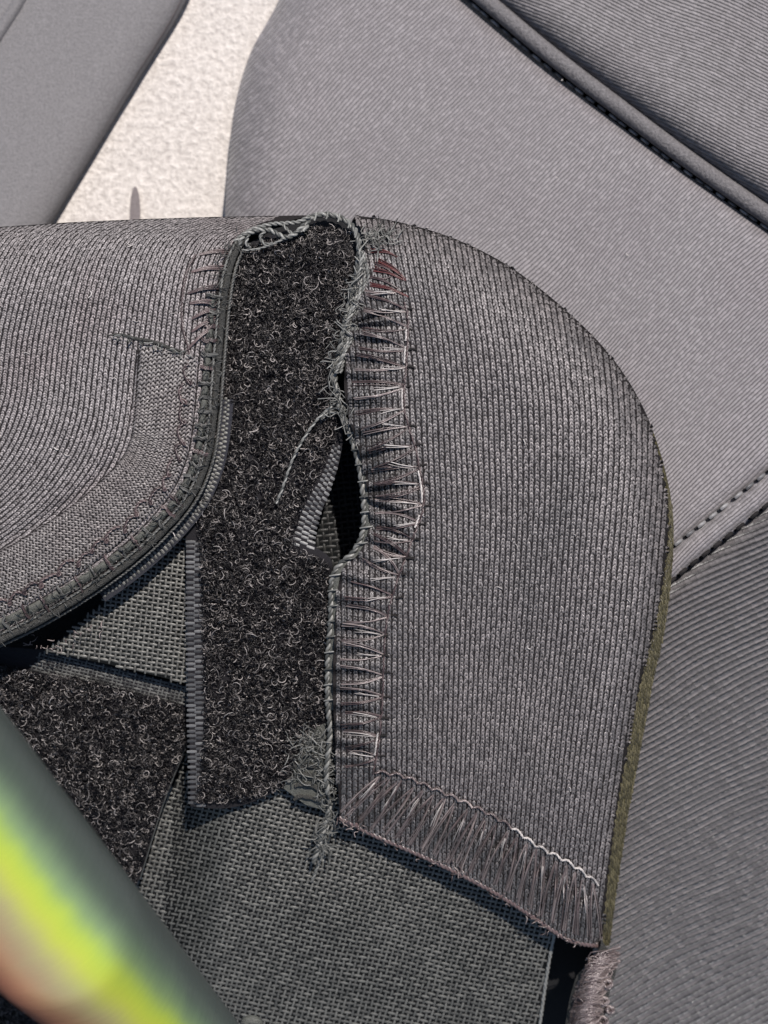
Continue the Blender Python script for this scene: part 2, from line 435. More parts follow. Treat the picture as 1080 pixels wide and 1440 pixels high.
lefte = [(440, -120), (392, 0), (352, 75), (330, 150), (321, 230), (316, 320), (318, 500), (330, 800), (345, 1080)]
le = curve(lefte, 160)
seat_patch('seat_cushion', lefte, [(565, -85), (650, -8), (850, 160), (1080, 326), (1210, 416), (1215, 575), (1080, 676), (946, 780), (560, 1085)], 150, [pc, curve(seam_low, 160) - np.array([9.0, 12.0])], M['seat'], 3.0, 30, le)
lw = P(le[:, 0], le[:, 1], zseat(le[:, 0], le[:, 1]) - 8)
grid('cushion_side', np.stack([P(le[:, 0] + 5, le[:, 1], np.full(160, -52.0)), lw], 1), M['seat'], seat, np.stack([le, le], 1))
seat_patch('seat_bolster', [(585, -100), (672, -12), (775, 72), (875, 148), (975, 222), (1090, 300), (1215, 385)],
           [(760, -220), (880, -180), (1000, -120), (1100, -60), (1180, 20), (1230, 120), (1260, 240)], 120,
           [curve([(600, -95), (680, -12), (785, 72), (885, 148), (985, 222), (1095, 300), (1215, 385)], 160)], M['seat_up'], 6.0, 60, None, 4.0)
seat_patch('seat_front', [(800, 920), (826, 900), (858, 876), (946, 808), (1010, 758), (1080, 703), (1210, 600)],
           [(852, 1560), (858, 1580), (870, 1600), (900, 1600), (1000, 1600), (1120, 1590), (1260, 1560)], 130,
           [curve(seam_low, 160) + np.array([10.0, 13.0])], M['seat_low_shaded'], 4.0, 34)
# piping cord under fabric between cushion and bolster, with its row of stitches
cc = pc + np.array([13.5, -9.5])
zz = zseat(cc[:, 0], cc[:, 1]) + 0.2
tubes('piping', P(cc[:, 0], cc[:, 1], zz), 11.5 * S * 1.2, M['piping'], seat, 14)
Lp = length(pc); tt, nn = normals2(pc)
for i in range(int(Lp / 19)):
    k = int((i + 0.5) * 19 / Lp * 159); 
    if not (-20 < pc[k, 0] < 1110 and -20 < pc[k, 1] < 340): continue
    c = pc[k] - nn[k] * 0.5 if False else pc[k]
    q = np.array([c - tt[k] * 6, c - tt[k] * 2, c + tt[k] * 2, c + tt[k] * 6]); zq = zseat(q[:, 0], q[:, 1]) + np.array([-1.6, -0.9, -0.9, -1.6])
    tubes('seam_stitch', P(q[:, 0], q[:, 1], zq + 0.4), 0.0002, M['dstitch'], seat, 6)
# flat double-stitched seam at the right of the sleeve
tt, nn = normals2(sc)
up = sc - nn * 0; band = []
for o in (-19, -15, -8, 0, 8, 15, 19):
    q = sc + nn * o; band.append(P(q[:, 0], q[:, 1], zseat(q[:, 0], q[:, 1]) - 2.6 + 2.6 * math.sqrt(max(0, 1 - (o / 19.5) ** 2))))
grid('seam_band', np.stack(band, 1), M['seat'], seat, np.stack([sc + nn * o for o in (-19, -15, -8, 0, 8, 15, 19)], 1))
Ls = length(sc)
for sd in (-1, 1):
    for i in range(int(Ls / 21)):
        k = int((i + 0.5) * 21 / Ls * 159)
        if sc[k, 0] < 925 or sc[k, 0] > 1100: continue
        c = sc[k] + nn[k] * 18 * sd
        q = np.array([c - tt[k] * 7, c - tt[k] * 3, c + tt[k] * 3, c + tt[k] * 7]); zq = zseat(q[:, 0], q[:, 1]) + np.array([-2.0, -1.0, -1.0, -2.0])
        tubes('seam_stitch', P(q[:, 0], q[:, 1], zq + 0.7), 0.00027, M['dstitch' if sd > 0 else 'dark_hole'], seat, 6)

def zseatB(x, y): return zseat(x, y) + zdrop(y)
# floats: yarn humps of a weave or a knit
def floats(name, c, ax, ay, zf, rise, mat, parent, attr=None):
    K = len(c); a = np.linspace(-1, 1, 5); b = np.linspace(-1, 1, 3)
    A, B = np.meshgrid(a, b, indexing='ij')
    cr = ax[:, 0] * ay[:, 1] - ax[:, 1] * ay[:, 0]; ay = np.where(cr[:, None] < 0, -ay, ay)
    xy = c[:, None, None] + A[None, :, :, None] * ax[:, None, None] + B[None, :, :, None] * ay[:, None, None] * (1 - 0.25 * np.abs(A[None, :, :, None]))
    zz = zf(xy[..., 0], xy[..., 1]) + rise * (np.sqrt(np.clip(1 - 0.92 * A ** 2, 0, 1)) * (1 - 0.75 * np.abs(B)))[None] - 0.04
    V = PB(xy[..., 0], xy[..., 1], zz).reshape(-1, 3)
    F = grid_faces(5, 3)[None] + (np.arange(K) * 15)[:, None, None]
    o = mesh_np(name, V, F.reshape(-1, 4)[:, ::-1], mat, parent, None, {'seam_tint_shade': np.repeat(attr, 15)} if attr is not None else None); o['kind'] = 'stuff'
    return o

def knit(name, fmap, fi, tj, keep, zf, mat, parent, seam_tint_shade=None, lift=0.03, slant=0.17, rise=0.17, wide=0.19, long=0.56):
    """two slanted legs for every stitch of a knit laid out by fmap(col, row) -> px"""
    I, J = np.meshgrid(fi, tj)
    C = fmap(I, J); du = (fmap(I + 0.5, J) - fmap(I - 0.5, J)); dv = (fmap(I, J + 0.5) - fmap(I, J - 0.5))
    ok = keep(C[..., 0], C[..., 1]); C, du, dv = C[ok], du[ok], dv[ok]
    C = C + rng.normal(0, 0.22, C.shape)
    cs, axs, ays = [], [], []
    for sg in (-1, 1):
        q = rng.uniform(0.82, 1.15, (len(C), 1))
        cs.append(C + du * 0.175 * sg + rng.normal(0, 0.25, C.shape)); axs.append((dv + du * slant * sg) * long * q); ays.append(du * wide * rng.uniform(0.85, 1.15, (len(C), 1)))
    c = np.vstack(cs); w_ = seam_tint_shade(c[:, 0], c[:, 1]) if seam_tint_shade else np.zeros(len(c))
    return floats(name, c, np.vstack(axs), np.vstack(ays), lambda x, y: zf(x, y) + lift, rise, mat, parent, w_)

# ------------------------------------------------------------------ the torn sleeve
brace = thing('neoprene_sleeve', 'dark grey knit neoprene sleeve with torn zigzag seam around a black loop strip', 'sleeve')

# --- left panel, curling over at its top, bound along the hem
HEM = curve([(440, 303), (405, 311), (372, 322), (343, 338), (325, 370), (315, 420), (309, 480), (304, 540), (299, 600), (290, 650), (268, 700), (228, 748), (175, 795), (110, 840), (50, 875), (-20, 908), (-60, 925)], 260)
UVH = curve([(520, 190), (430, 260), (352, 335), (325, 370), (315, 420), (309, 480), (304, 540), (299, 600), (290, 650), (268, 700), (228, 748), (175, 795), (110, 840), (50, 875), (-20, 908), (-200, 990)], 400)
def ysil(x): return np.interp(x, [-80, 0, 100, 200, 300, 440], [326, 319, 312.5, 308, 305, 302.5])
def zleft(x, y):
    dt = np.clip((y - ysil(x)) / 120.0, 0, 1)
    z = -4.0 + 9.5 * np.sqrt(np.clip(1 - (1 - dt) ** 2, 0, 1))
    d, _ = nearest(HEM, x, y)
    z = z - 2.2 * np.exp(-d / 60.0)
    z = z + 0.5 * vnoise(np.asarray(x) / 130 + 3, np.asarray(y) / 130) + 0.25 * vnoise(np.asarray(x) / 50, np.asarray(y) / 50 + 9)
    # the shallow groove left of the facing
    z = z - 0.5 * np.exp(-((d - 118) / 10.0) ** 2) * smooth(y, 470, 540) 
    return z
n = 170
GUIDE = curve([(-20, 286), (-100, 345), (-142, 430), (-155, 520), (-176, 590), (-235, 650), (-340, 700)], 260)
def left_map(f, t):
    hx = np.stack([np.interp(t, np.linspace(0, 1, 260), HEM[:, k]) for k in (0, 1)], -1)
    gx_ = np.stack([np.interp(t, np.linspace(0, 1, 260), GUIDE[:, k]) for k in (0, 1)], -1)
    return hx * (1 - f[..., None]) + gx_ * f[..., None]
G = left_map(*np.meshgrid(np.linspace(0, 1, 130), np.linspace(0, 1, n)))
G[..., 1] = np.maximum(G[..., 1], ysil(G[..., 0]))
Z = zleft(G[..., 0], G[..., 1])
d, s_ = G[..., 0], G[..., 1]
PT = PB(G[..., 0], G[..., 1], Z); UV = np.stack([d, s_], -1)
ext, extuv = [], []
for k, (dy, dz) in enumerate([(16, -46), (12, -30), (7, -16), (3, -9), (0.8, -3.0)]):
    ext.append(PB(G[0, :, 0], G[0, :, 1] + dy, Z[0] + dz)); extuv.append(UV[0] + np.array([0, dz * 10.8]))
PT = np.concatenate([np.array(ext), PT], 0); UV = np.concatenate([np.array(extuv), UV], 0)
pl = grid('left_panel', PT, M['gap'], brace, UV, flip=True)

NW, NR = 62, 190
def near_hem(x, y):
    d, _ = nearest(HEM, x, y); return d
knit('knit_stitches', lambda i, j: left_map(i / NW, j / NR), np.arange(1.2, NW), np.arange(0, NR),
     lambda x, y: (x > -25) & (y > ysil(x) + 1.0) & (near_hem(x, y) > 9), zleft, M['yarn_l'], pl, lambda x, y: 0.25 * smooth(near_hem(x, y), 120, 20))

# facing strip of finer knit let in next to the hem
tf, nf = normals2(HEM)
HS = np.concatenate([[0], np.cumsum(np.linalg.norm(np.diff(HEM, axis=0), axis=1))])
def hem_at(s, off=0.0):
    x = np.interp(s, HS, HEM[:, 0]); y = np.interp(s, HS, HEM[:, 1])
    a = np.interp(s, HS, nf[:, 0]); b = np.interp(s, HS, nf[:, 1])
    return np.stack([x + a * off, y + b * off], -1)
sgn = 1.0 if hem_at(300, 30)[0] < hem_at(300, 0)[0] else -1.0          # positive offset = onto the panel (left)
def hem_s_of_y(y): return float(np.interp(y, HEM[:, 1], HS))
s0 = hem_s_of_y(512); s1 = HS[-1]
ss = np.linspace(s0, s1, 140); oo = np.linspace(30, 112, 26)
G = np.stack([hem_at(ss, sgn * o) for o in oo], 1)
wtop = np.clip(1 - (ss - s0) / 60, 0, 1)[:, None]
G[..., 1] += wtop * (-(oo - 30) * 0.20)[None]
Z = zleft(G[..., 0], G[..., 1]) + 0.15 + 0.22 * np.sqrt(np.clip((112 - oo) / 12, 0, 1))[None] * np.sqrt(np.clip((oo - 30) / 6, 0.0, 1))[None]
Z[0] -= 0.3
face = grid('facing', PB(G[..., 0], G[..., 1], Z), M['gap'], brace, np.stack(np.broadcast_arrays(oo[None] * 1.0 + ss[:, None] * 0.12, ss[:, None] - oo[None] * 0.3), -1), flip=True)
def fac_map(i, j):
    ss_ = s0 + j * 6.0 + (i - 6) * 1.6; p = hem_at(ss_.ravel(), 0).reshape(ss_.shape + (2,)); q = hem_at(ss_.ravel(), sgn).reshape(ss_.shape + (2,))
    return p + (q - p) * (30 + i * 6.2)[..., None]
def zfac(x, y):
    d, s = nearest(HEM, x, y); return zleft(x, y) + 0.17 + 0.22 * np.sqrt(np.clip((112 - d) / 12, 0, 1))
knit('knit_stitches', fac_map, np.arange(0.5, 13), np.arange(-8, (s1 - s0) / 6.0), lambda x, y: (x > -20) & (y > 481 + (x - 150) * 0.16), zfac, M['yarn_f'], face, None, 0.03, 0.75, 0.15, 0.27, 0.46)
# puckered fold above the facing
fc = curve([(150, 476), (168, 474), (190, 480), (212, 484), (235, 492), (262, 500)], 40)
rr = np.interp(np.linspace(0, 1, 40), [0, 0.3, 0.7, 1], [0.6, 2.4, 2.8, 1.0]) * S
tubes('fold', PB(fc[:, 0], fc[:, 1] - 4, zleft(fc[:, 0], fc[:, 1]) + 0.1), rr, M['cordm'], pl, 10)
fray = []
for k in range(26):
    i = rng.integers(0, 40); a = rng.uniform(0, TAU); l = rng.uniform(6, 16)
    c = curve([fc[i], fc[i] + l * 0.5 * np.array([math.cos(a), math.sin(a) * 0.5]) + rng.normal(0, 1.5, 2), fc[i] + l * np.array([math.cos(a), math.sin(a) * 0.5])], 8)
    fray.append((PB(c[:, 0], c[:, 1], zleft(c[:, 0], c[:, 1]) + 0.5 + np.linspace(0, rng.uniform(0, 0.8), 8)), rng.uniform(0.6, 1.2) * S))
o = multi_tubes('frayed_fibres', fray, M['green'], brace, 4); o['kind'] = 'stuff'

# hem cord, outer thread, binding segments and the stitches across them
zh = zleft(HEM[:, 0], HEM[:, 1])
sH = np.linspace(hem_s_of_y(336), HS[-1], 260)
def zedge(p): return zleft(p[:, 0], p[:, 1])
c = hem_at(sH, 0); zc = zedge(c)
tubes('hem_cord', PB(c[:, 0], c[:, 1], zc + 0.15), (4.6 + 1.8 * smooth(sH, 380, 900) + 0.8 * vnoise(sH / 14, 0 * sH) + 0.5 * vnoise(sH / 5, 3 + 0 * sH)) * S, M['cordm'], brace, 12)
c = hem_at(sH, -sgn * 8.5)
tw = twisted(PB(c[:, 0], c[:, 1], zc - 0.55), 1.5 * S, 0.9, 2)
tubes('edge_thread', tw, 1.6 * S, M['hemthread'], brace, 6)
c = hem_at(sH, sgn * 6.5)
tubes('edge_thread', twisted(PB(c[:, 0], c[:, 1], zedge(c) + 0.45), 1.1 * S, 1.1, 2), 1.2 * S, M['hemthread'], brace, 6)
# wall under the hem
c = hem_at(sH, 0); c_in = hem_at(sH, sgn * 10)
grid('under_hem', np.stack([PB(c[:, 0], c[:, 1], zc - 0.3), PB(c[:, 0], c[:, 1], zc - 2.0), PB(c_in[:, 0], c_in[:, 1], np.full(len(c), -8.0))], 1), M['lining'], brace)
s = hem_s_of_y(420); i = 0
while s < HS[-1] - 30:
    big = float(smooth(s, 420, 900)); ln = 20 + 14 * big
    q = np.linspace(s + 2, s + ln - 2, 8); wdt = 5.5 + 3.2 * big; cen = 15.0 + 4.5 * big
    rows = []
    for o in np.linspace(-1, 1, 7):
        p = hem_at(q, sgn * (cen + o * wdt * np.sqrt(np.clip(1 - (np.linspace(-1, 1, 8) * 0.95) ** 6, 0, 1))[:, None].ravel()[:, None][:, 0].mean()))
        rise = 0.42 * math.sqrt(max(0, 1 - o * o)) * np.sqrt(np.clip(1 - np.linspace(-1, 1, 8) ** 4, 0, 1))
        rows.append(PB(p[:, 0], p[:, 1], zedge(p) + 0.22 + rise - 0.1))
    grid('binding_segment', np.stack(rows, 1), M['binding'], brace)
    # cross stitch at the joint
    p = np.stack([hem_at(s + rng.uniform(-1, 1), sgn * o)[...] for o in np.linspace(2, cen + wdt + 3, 7)])
    z = zedge(p) + rng.uniform(0.2, 0.5) * np.sin(np.linspace(0.25, math.pi - 0.05, 7)) + 0.32; p = p + rng.normal(0, 1.3, p.shape)
    fib = [(PB(p[:, 0] + rng.uniform(-1, 1), p[:, 1] + o, z), 1.0 * S) for o in (-1.6, 0, 1.6)]
    multi_tubes('cross_stitch', fib, M['dbrown' if rng.random() < 0.4 else 'hemthread'], brace, 5)
    s += ln; i += 1

# long overlock threads at the top of the hem
for k, (y0, y1) in enumerate([(372, 357), (392, 378), (420, 404), (432, 428), (452, 434), (470, 447), (495, 455)]):
    a0 = hem_at(hem_s_of_y(y0), sgn * (46 + 6 * math.sin(k))); a1 = hem_at(hem_s_of_y(y1), sgn * 5)
    c = curve([a0, a0 * 0.5 + a1 * 0.5 + np.array([0, -3]), a1], 14); sep = np.linspace(0, 1, 14)
    fb = [(PB(c[:, 0], c[:, 1] + o * (0.4 + sep) * 2.2, zleft(c[:, 0], c[:, 1]) + 0.15 + 0.35 * np.sin(sep * math.pi)), 1.05 * S) for o in (-1, 0, 1)]
    multi_tubes('overlock_stitch', fb, M['dbrown'], brace, 5)
c = curve([(275, 358), (262, 385), (256, 425), (257, 462), (266, 496), (258, 520)], 50)
tubes('chain_thread', twisted(PB(c[:, 0], c[:, 1], zleft(c[:, 0], c[:, 1]) + 0.2), 0.9 * S, 1.2, 2), 1.2 * S, M['dbrown'], brace, 5)
# chain-stitch loops further down the hem
s = hem_s_of_y(515)
while s < HS[-1] - 30:
    off = 44 + rng.uniform(-3, 3)
    L_ = 30 + rng.uniform(-3, 3)
    pts = [hem_at(s, sgn * off), hem_at(s + L_ * 0.35, sgn * (off + rng.uniform(2, 6))), hem_at(s + L_ * 0.8, sgn * (off + rng.uniform(-1, 3))), hem_at(s + L_, sgn * (off - rng.uniform(3, 7))), hem_at(s + L_ * 0.86, sgn * (off - 6)), hem_at(s + L_ * 0.8, sgn * (off + 1))]
    c = curve(pts, 26)
    tubes('chain_stitch', twisted(PB(c[:, 0], c[:, 1], zleft(c[:, 0], c[:, 1]) + 0.55 + 0.15 * np.sin(np.linspace(0, math.pi, 26))), 1.0 * S, 1.3, 2), 1.3 * S, M['dbrown'], brace, 5)
    s += L_ * 0.97

# --- right panel
LE = curve([(500, 308), (512, 335), (510, 370), (503, 410), (495, 450), (488, 495), (484, 540), (490, 585), (502, 625), (513, 670), (519, 715), (517, 750), (503, 780), (482, 800), (474, 840), (470, 900), (468, 960), (470, 1020), (474, 1080), (478, 1150)], 220)
SIL = curve([(500, 303), (560, 312), (640, 336), (720, 377), (800, 440), (860, 502), (903, 570), (928, 640), (941, 720), (936, 800), (922, 880), (902, 960), (884, 1050), (868, 1140), (856, 1230), (846, 1330)], 220)
BOT = curve([(478, 1150), (520, 1172), (580, 1198), (640, 1226), (700, 1258), (750, 1290), (800, 1322), (846, 1332)], 150)
HOL = curve([(528, 330), (546, 372), (570, 420), (578, 455), (575, 515), (573, 575), (590, 640), (600, 705), (582, 765), (560, 825), (546, 890), (541, 1000), (534, 1060), (528, 1090)], 300)
LEs = np.concatenate([[0], np.cumsum(np.linalg.norm(np.diff(LE, axis=0), axis=1))])
HOs = np.concatenate([[0], np.cumsum(np.linalg.norm(np.diff(HOL, axis=0), axis=1))])
PITCH = 28.0
STOP = curve([(528, 1088), (565, 1094), (610, 1112), (660, 1134), (710, 1160), (755, 1192), (800, 1216), (842, 1246)], 200)
STs = np.concatenate([[0], np.cumsum(np.linalg.norm(np.diff(STOP, axis=0), axis=1))])
def zright(x, y):
    x = np.asarray(x, float); y = np.asarray(y, float)
    d, s = nearest(SIL, x, y)
    Rr = np.interp(s, [0, 250, 520, 760, 1000, 1300], [95, 135, 140, 120, 85, 50])
    drop = np.interp(s, [0, 250, 520, 760, 1000, 1300], [9, 12, 12.5, 10, 6.5, 4])
    z = 4.5 - drop * (1 - np.sqrt(np.clip(1 - (1 - np.clip(d / Rr, 0, 1)) ** 2, 0, 1)))
    dl, _ = nearest(LE, x, y)
    z = z - 2.4 * np.exp(-dl / 55.0)
    z = z + 1.0 * np.exp(-((dl - 38) / 26.0) ** 2) * smooth(y, 380, 450) * (1 - smooth(y, 1060, 1100))
    db, sb = nearest(STOP, x, y)
    under = smooth(y - np.interp(x, STOP[:, 0], STOP[:, 1]), -20, 90)
    z = z - 1.6 * under * (x > 500) + 0.8 * np.exp(-((db - 36) / 24.0) ** 2) * under * (x > 500)
    # puckers between the zigzag stitches
    dh, sh = nearest(HOL, x, y)
    inz = np.exp(-np.clip(dl - 40, 0, 999) / 22.0) * smooth(y, 395, 440) * (1 - smooth(y, 1050, 1090))
    z = z + inz * 0.48 * np.cos(TAU * (sh / PITCH + 0.5))
    inb = np.exp(-np.abs(db - 30) / 30.0) * (y > np.interp(x, STOP[:, 0], STOP[:, 1]) - 10)
    z = z + inb * 0.45 * np.cos(TAU * sb / (STs[-1] / 22))
    z = z + 0.5 * vnoise(x / 120, y / 120 + 5) + 1.6 * vnoise(x / 190 + 4, y / 230)
    return z
n = 320
Lq = curve(LE, n); Rq = curve(SIL, n)
t = np.linspace(0, 1, 170)[None, :, None]
G = Lq[:, None] * (1 - t) + Rq[:, None] * t
bt = np.stack([np.interp(np.linspace(0, 1, 170), np.linspace(0, 1, 150), BOT[:, k]) for k in (0, 1)], -1)
dbt = bt - G[-1]
G = G + dbt[None] * (np.linspace(0, 1, n) ** 5)[:, None, None]
Z = zright(G[..., 0], G[..., 1])
gx, gy = G[..., 0], G[..., 1]
u = gx + 0.14 * np.clip(gy - 700, 0, 999) * smooth(gx, 520, 860) + 0.22 * np.clip(500 - gy, 0, 999)
UV = np.stack([u, gy + 0.05 * gx], -1)
dl, _ = nearest(LE, gx, gy)
seam_tint_shade = np.clip(1.15 - dl / 105.0, 0, 1) * smooth(gy, 330, 420)
belt = np.clip(1 - np.abs(gy - 795 - 0.1 * (gx - 500)) / 75.0, 0, 1) * np.clip(1.3 - dl / 210.0, 0, 1)
bz = smooth(gy - np.interp(gx, STOP[:, 0], STOP[:, 1]), -15, 25)
seam_tint_shade = np.clip(np.maximum(np.maximum(seam_tint_shade, belt), bz * 0.9), 0, 1)
PT = PB(gx, gy, Z)
ex, exu = [], []
for dxy, dz in [(1.0, -2.5), (3, -7), (6, -16), (10, -34)]:
    dirn = np.stack([np.full(n, -0.6), np.where(Rq[:, 1] < 720, 0.8, 0.0)], -1)
    q = Rq + dirn * dxy; zb = np.maximum(Z[:, -1] + dz, zseatB(q[:, 0], q[:, 1]) - 1.0)
    ex.append(PB(q[:, 0], q[:, 1], zb)); exu.append(UV[:, -1] + np.array([-dz * 10.8, 0]))
PT = np.concatenate([PT, np.stack(ex, 1)], 1); UV = np.concatenate([UV, np.stack(exu, 1)], 1); wr = np.concatenate([seam_tint_shade, np.zeros((n, 4))], 1)
pr = grid('right_panel', PT, M['gap'], brace, UV, {'seam_tint_shade': wr})

def seam_tint_shade_at(x, y):
    dl_, _ = nearest(LE, x, y)  # brown thread tint near the seam, also painting the shade of its valley
    w_ = np.clip(1.2 - dl_ / 130.0, 0, 1) * smooth(y, 330, 420)
    bl = np.clip(1 - np.abs(y - 795 - 0.1 * (x - 500)) / 75.0, 0, 1) * np.clip(1.3 - dl_ / 210.0, 0, 1)
    return np.clip(np.maximum(np.maximum(w_, bl), 0.9 * smooth(y - np.interp(x, STOP[:, 0], STOP[:, 1]), -15, 25)), 0, 1)
PAN = np.vstack([LE, BOT, SIL[::-1]])
def right_map(i, j):
    y = 300 + j * 5.0; u_ = 380 + i * 8.0; x = u_
    for _ in range(6): x = u_ - 0.07 * ((y - 700) + np.hypot(y - 700, 120)) * smooth(x, 520, 860) - 0.11 * ((500 - y) + np.hypot(500 - y, 110)) + 5 * vnoise(y / 150, u_ / 170)
    return np.stack([x, y + 0.03 * (x - 500) + 6 * vnoise(x / 140, y / 190)], -1)
knit('knit_stitches', right_map, np.arange(0, 91), np.arange(0, 214), lambda x, y: in_poly(x, y, PAN) & (nearest(SIL, x, y)[0] > 1.9), zright, M['yarn_r'], pr, seam_tint_shade_at)

# olive foam back layer showing along the right edge
ks = np.where((SIL[:, 1] > 600) & (SIL[:, 0] > 700))[0]; sq = SIL[ks]; y = sq[:, 1]
wd = np.interp(y, [600, 700, 800, 900, 1000, 1100, 1200, 1330], [0, 4, 9, 14, 17, 17, 15, 11])
zt = zright(sq[:, 0] - 3, sq[:, 1])
cols = [PB(sq[:, 0] - 5, y, zt - 0.25), PB(sq[:, 0] + wd * 0.25, y, zt - 0.6), PB(sq[:, 0] + wd * 0.65, y, zt - 1.6), PB(sq[:, 0] + wd * 0.95, y, zt - 3.2), PB(sq[:, 0] + wd, y, zt - 4.5)]
cols.append(PB(sq[:, 0] + wd - 6, y, np.maximum(zt - 12, zseatB(sq[:, 0], y) - 1))); cols.append(PB(sq[:, 0] + wd - 12, y, zseatB(sq[:, 0], y) - 1.0))
fe = grid('foam_edge', np.stack(cols, 1), M['olive'], brace)
ol_y = np.repeat(np.arange(690, 1325, 5.0), 6); ol_f = np.tile(np.linspace(0.02, 0.92, 6), len(ol_y) // 6)
sx_ = np.interp(ol_y, y, sq[:, 0]); wd_ = np.interp(ol_y, y, wd); ol_z = np.interp(ol_y, y, zt)
OC = np.stack([sx_ + wd_ * ol_f, ol_y + 2.5 * (np.round(ol_f * 5) % 2)], -1) + rng.normal(0, 0.4, (len(ol_y), 2))
OZ = ol_z - 0.6 - np.interp(ol_f, [0, 0.25, 0.65, 0.95, 1.0], [-0.15, 0.05, 1.0, 2.6, 3.8])
ox_, oy_, oz_ = OC[:, 0], OC[:, 1], OZ
floats('edge_yarn', OC, np.stack([wd_ * 0.03, np.full(len(wd_), 2.9)], -1), np.stack([-(wd_ * 0.075 + 0.3), 0.6 + 0 * wd_], -1), lambda a_, b_: np.broadcast_to(oz_[:, None, None] + 0.06, a_.shape), 0.12, M['olive_yarn'], fe)
OLC = np.stack([sq[:, 0] + wd * 0.6, y], -1)[20:]; OLZ = zt[20:] - 1.4

# --- deep lining that closes the inside of the sleeve
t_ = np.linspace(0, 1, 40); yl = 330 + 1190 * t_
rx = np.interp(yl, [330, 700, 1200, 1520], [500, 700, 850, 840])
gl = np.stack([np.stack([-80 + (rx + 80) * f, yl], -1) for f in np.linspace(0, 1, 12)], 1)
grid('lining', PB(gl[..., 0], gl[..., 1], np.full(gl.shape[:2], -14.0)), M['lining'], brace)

def weave(name, poly, zf, ang, cw, ch, lean, mat, parent, rise=0.16, warp=0.0):
    poly = np.asarray(poly, float); x0, y0 = poly.min(0); x1, y1 = poly.max(0)
    ca, sa = math.cos(R(ang)), math.sin(R(ang)); ex = np.array([ca, sa]); ey = np.array([-sa + lean, ca]); ey /= np.linalg.norm(ey)
    nU = int(np.hypot(x1 - x0, y1 - y0) / cw) + 4; nV = int(np.hypot(x1 - x0, y1 - y0) / ch) + 4
    I, J = np.meshgrid(np.arange(-nU, nU), np.arange(-nV, nV), indexing='ij')
    cen = np.array([(x0 + x1) / 2, (y0 + y1) / 2])
    C = cen + I[..., None] * cw * ex + J[..., None] * ch * ey
    C = C + warp * np.stack([vnoise(C[..., 0] / 90, C[..., 1] / 90), vnoise(C[..., 0] / 90 + 7, C[..., 1] / 90)], -1) * 40
    ok = in_poly(C[..., 0], C[..., 1], poly)
    I, J, C = I[ok], J[ok], C[ok]
    hor = (I + J) % 2 == 0
    jit = rng.normal(0, 0.2, C.shape); sc_ = rng.uniform(0.9, 1.08, len(C))[:, None]; rot = rng.normal(0, 0.05, len(C))
    dx = np.where(hor[:, None], ex * cw * 0.78, ey * ch * 0.72) * sc_; dy = np.where(hor[:, None], ey * ch * 0.28, ex * cw * 0.22)
    dx = dx + np.stack([-dx[:, 1], dx[:, 0]], -1) * rot[:, None]
    # keep the surface facing up: axes must be right handed in the px frame
    cr = dx[:, 0] * dy[:, 1] - dx[:, 1] * dy[:, 0]; dy = np.where(cr[:, None] < 0, -dy, dy)
    return floats(name, C + jit, dx, dy, zf, rise, mat, parent)

def ribs(name, pts, wdt, period, zf, mat, parent, cols=2, rise=0.09, tilt=0.0):
    """selvedge: rows of short floats across a band that follows a curve; wdt = half width function"""
    c = curve(pts, 300); L_ = length(c); tt, nn = normals2(c)
    ce, ax, ay = [], [], []
    for j in range(cols):
        off = (j - (cols - 1) / 2) * 2.0 / cols
        s = np.arange((j % 2) * period * 0.5, L_, period); k = np.clip((s / L_ * 299).astype(int), 0, 299)
        w_ = wdt(s / L_)
        ce.append(c[k] + nn[k] * (off * w_)[:, None]); ax.append((nn[k] + tt[k] * tilt) * (w_ / cols * 1.12)[:, None]); ay.append(tt[k] * period * 0.29)
    ce, ax, ay = np.vstack(ce), np.vstack(ax), np.vstack(ay)
    cr = ax[:, 0] * ay[:, 1] - ax[:, 1] * ay[:, 0]; ay = np.where(cr[:, None] < 0, -ay, ay)
    return floats(name, ce + rng.normal(0, 0.25, ce.shape), ax * rng.uniform(0.9, 1.08, len(ax))[:, None], ay, zf, rise, mat, parent)

slab('top_backing', [(342, 344), (375, 324), (428, 312), (446, 306), (470, 305), (494, 316), (500, 330), (485, 350), (400, 352)], lambda x, y: np.full(np.shape(x), -2.2), 0.6, M['lining'], brace)
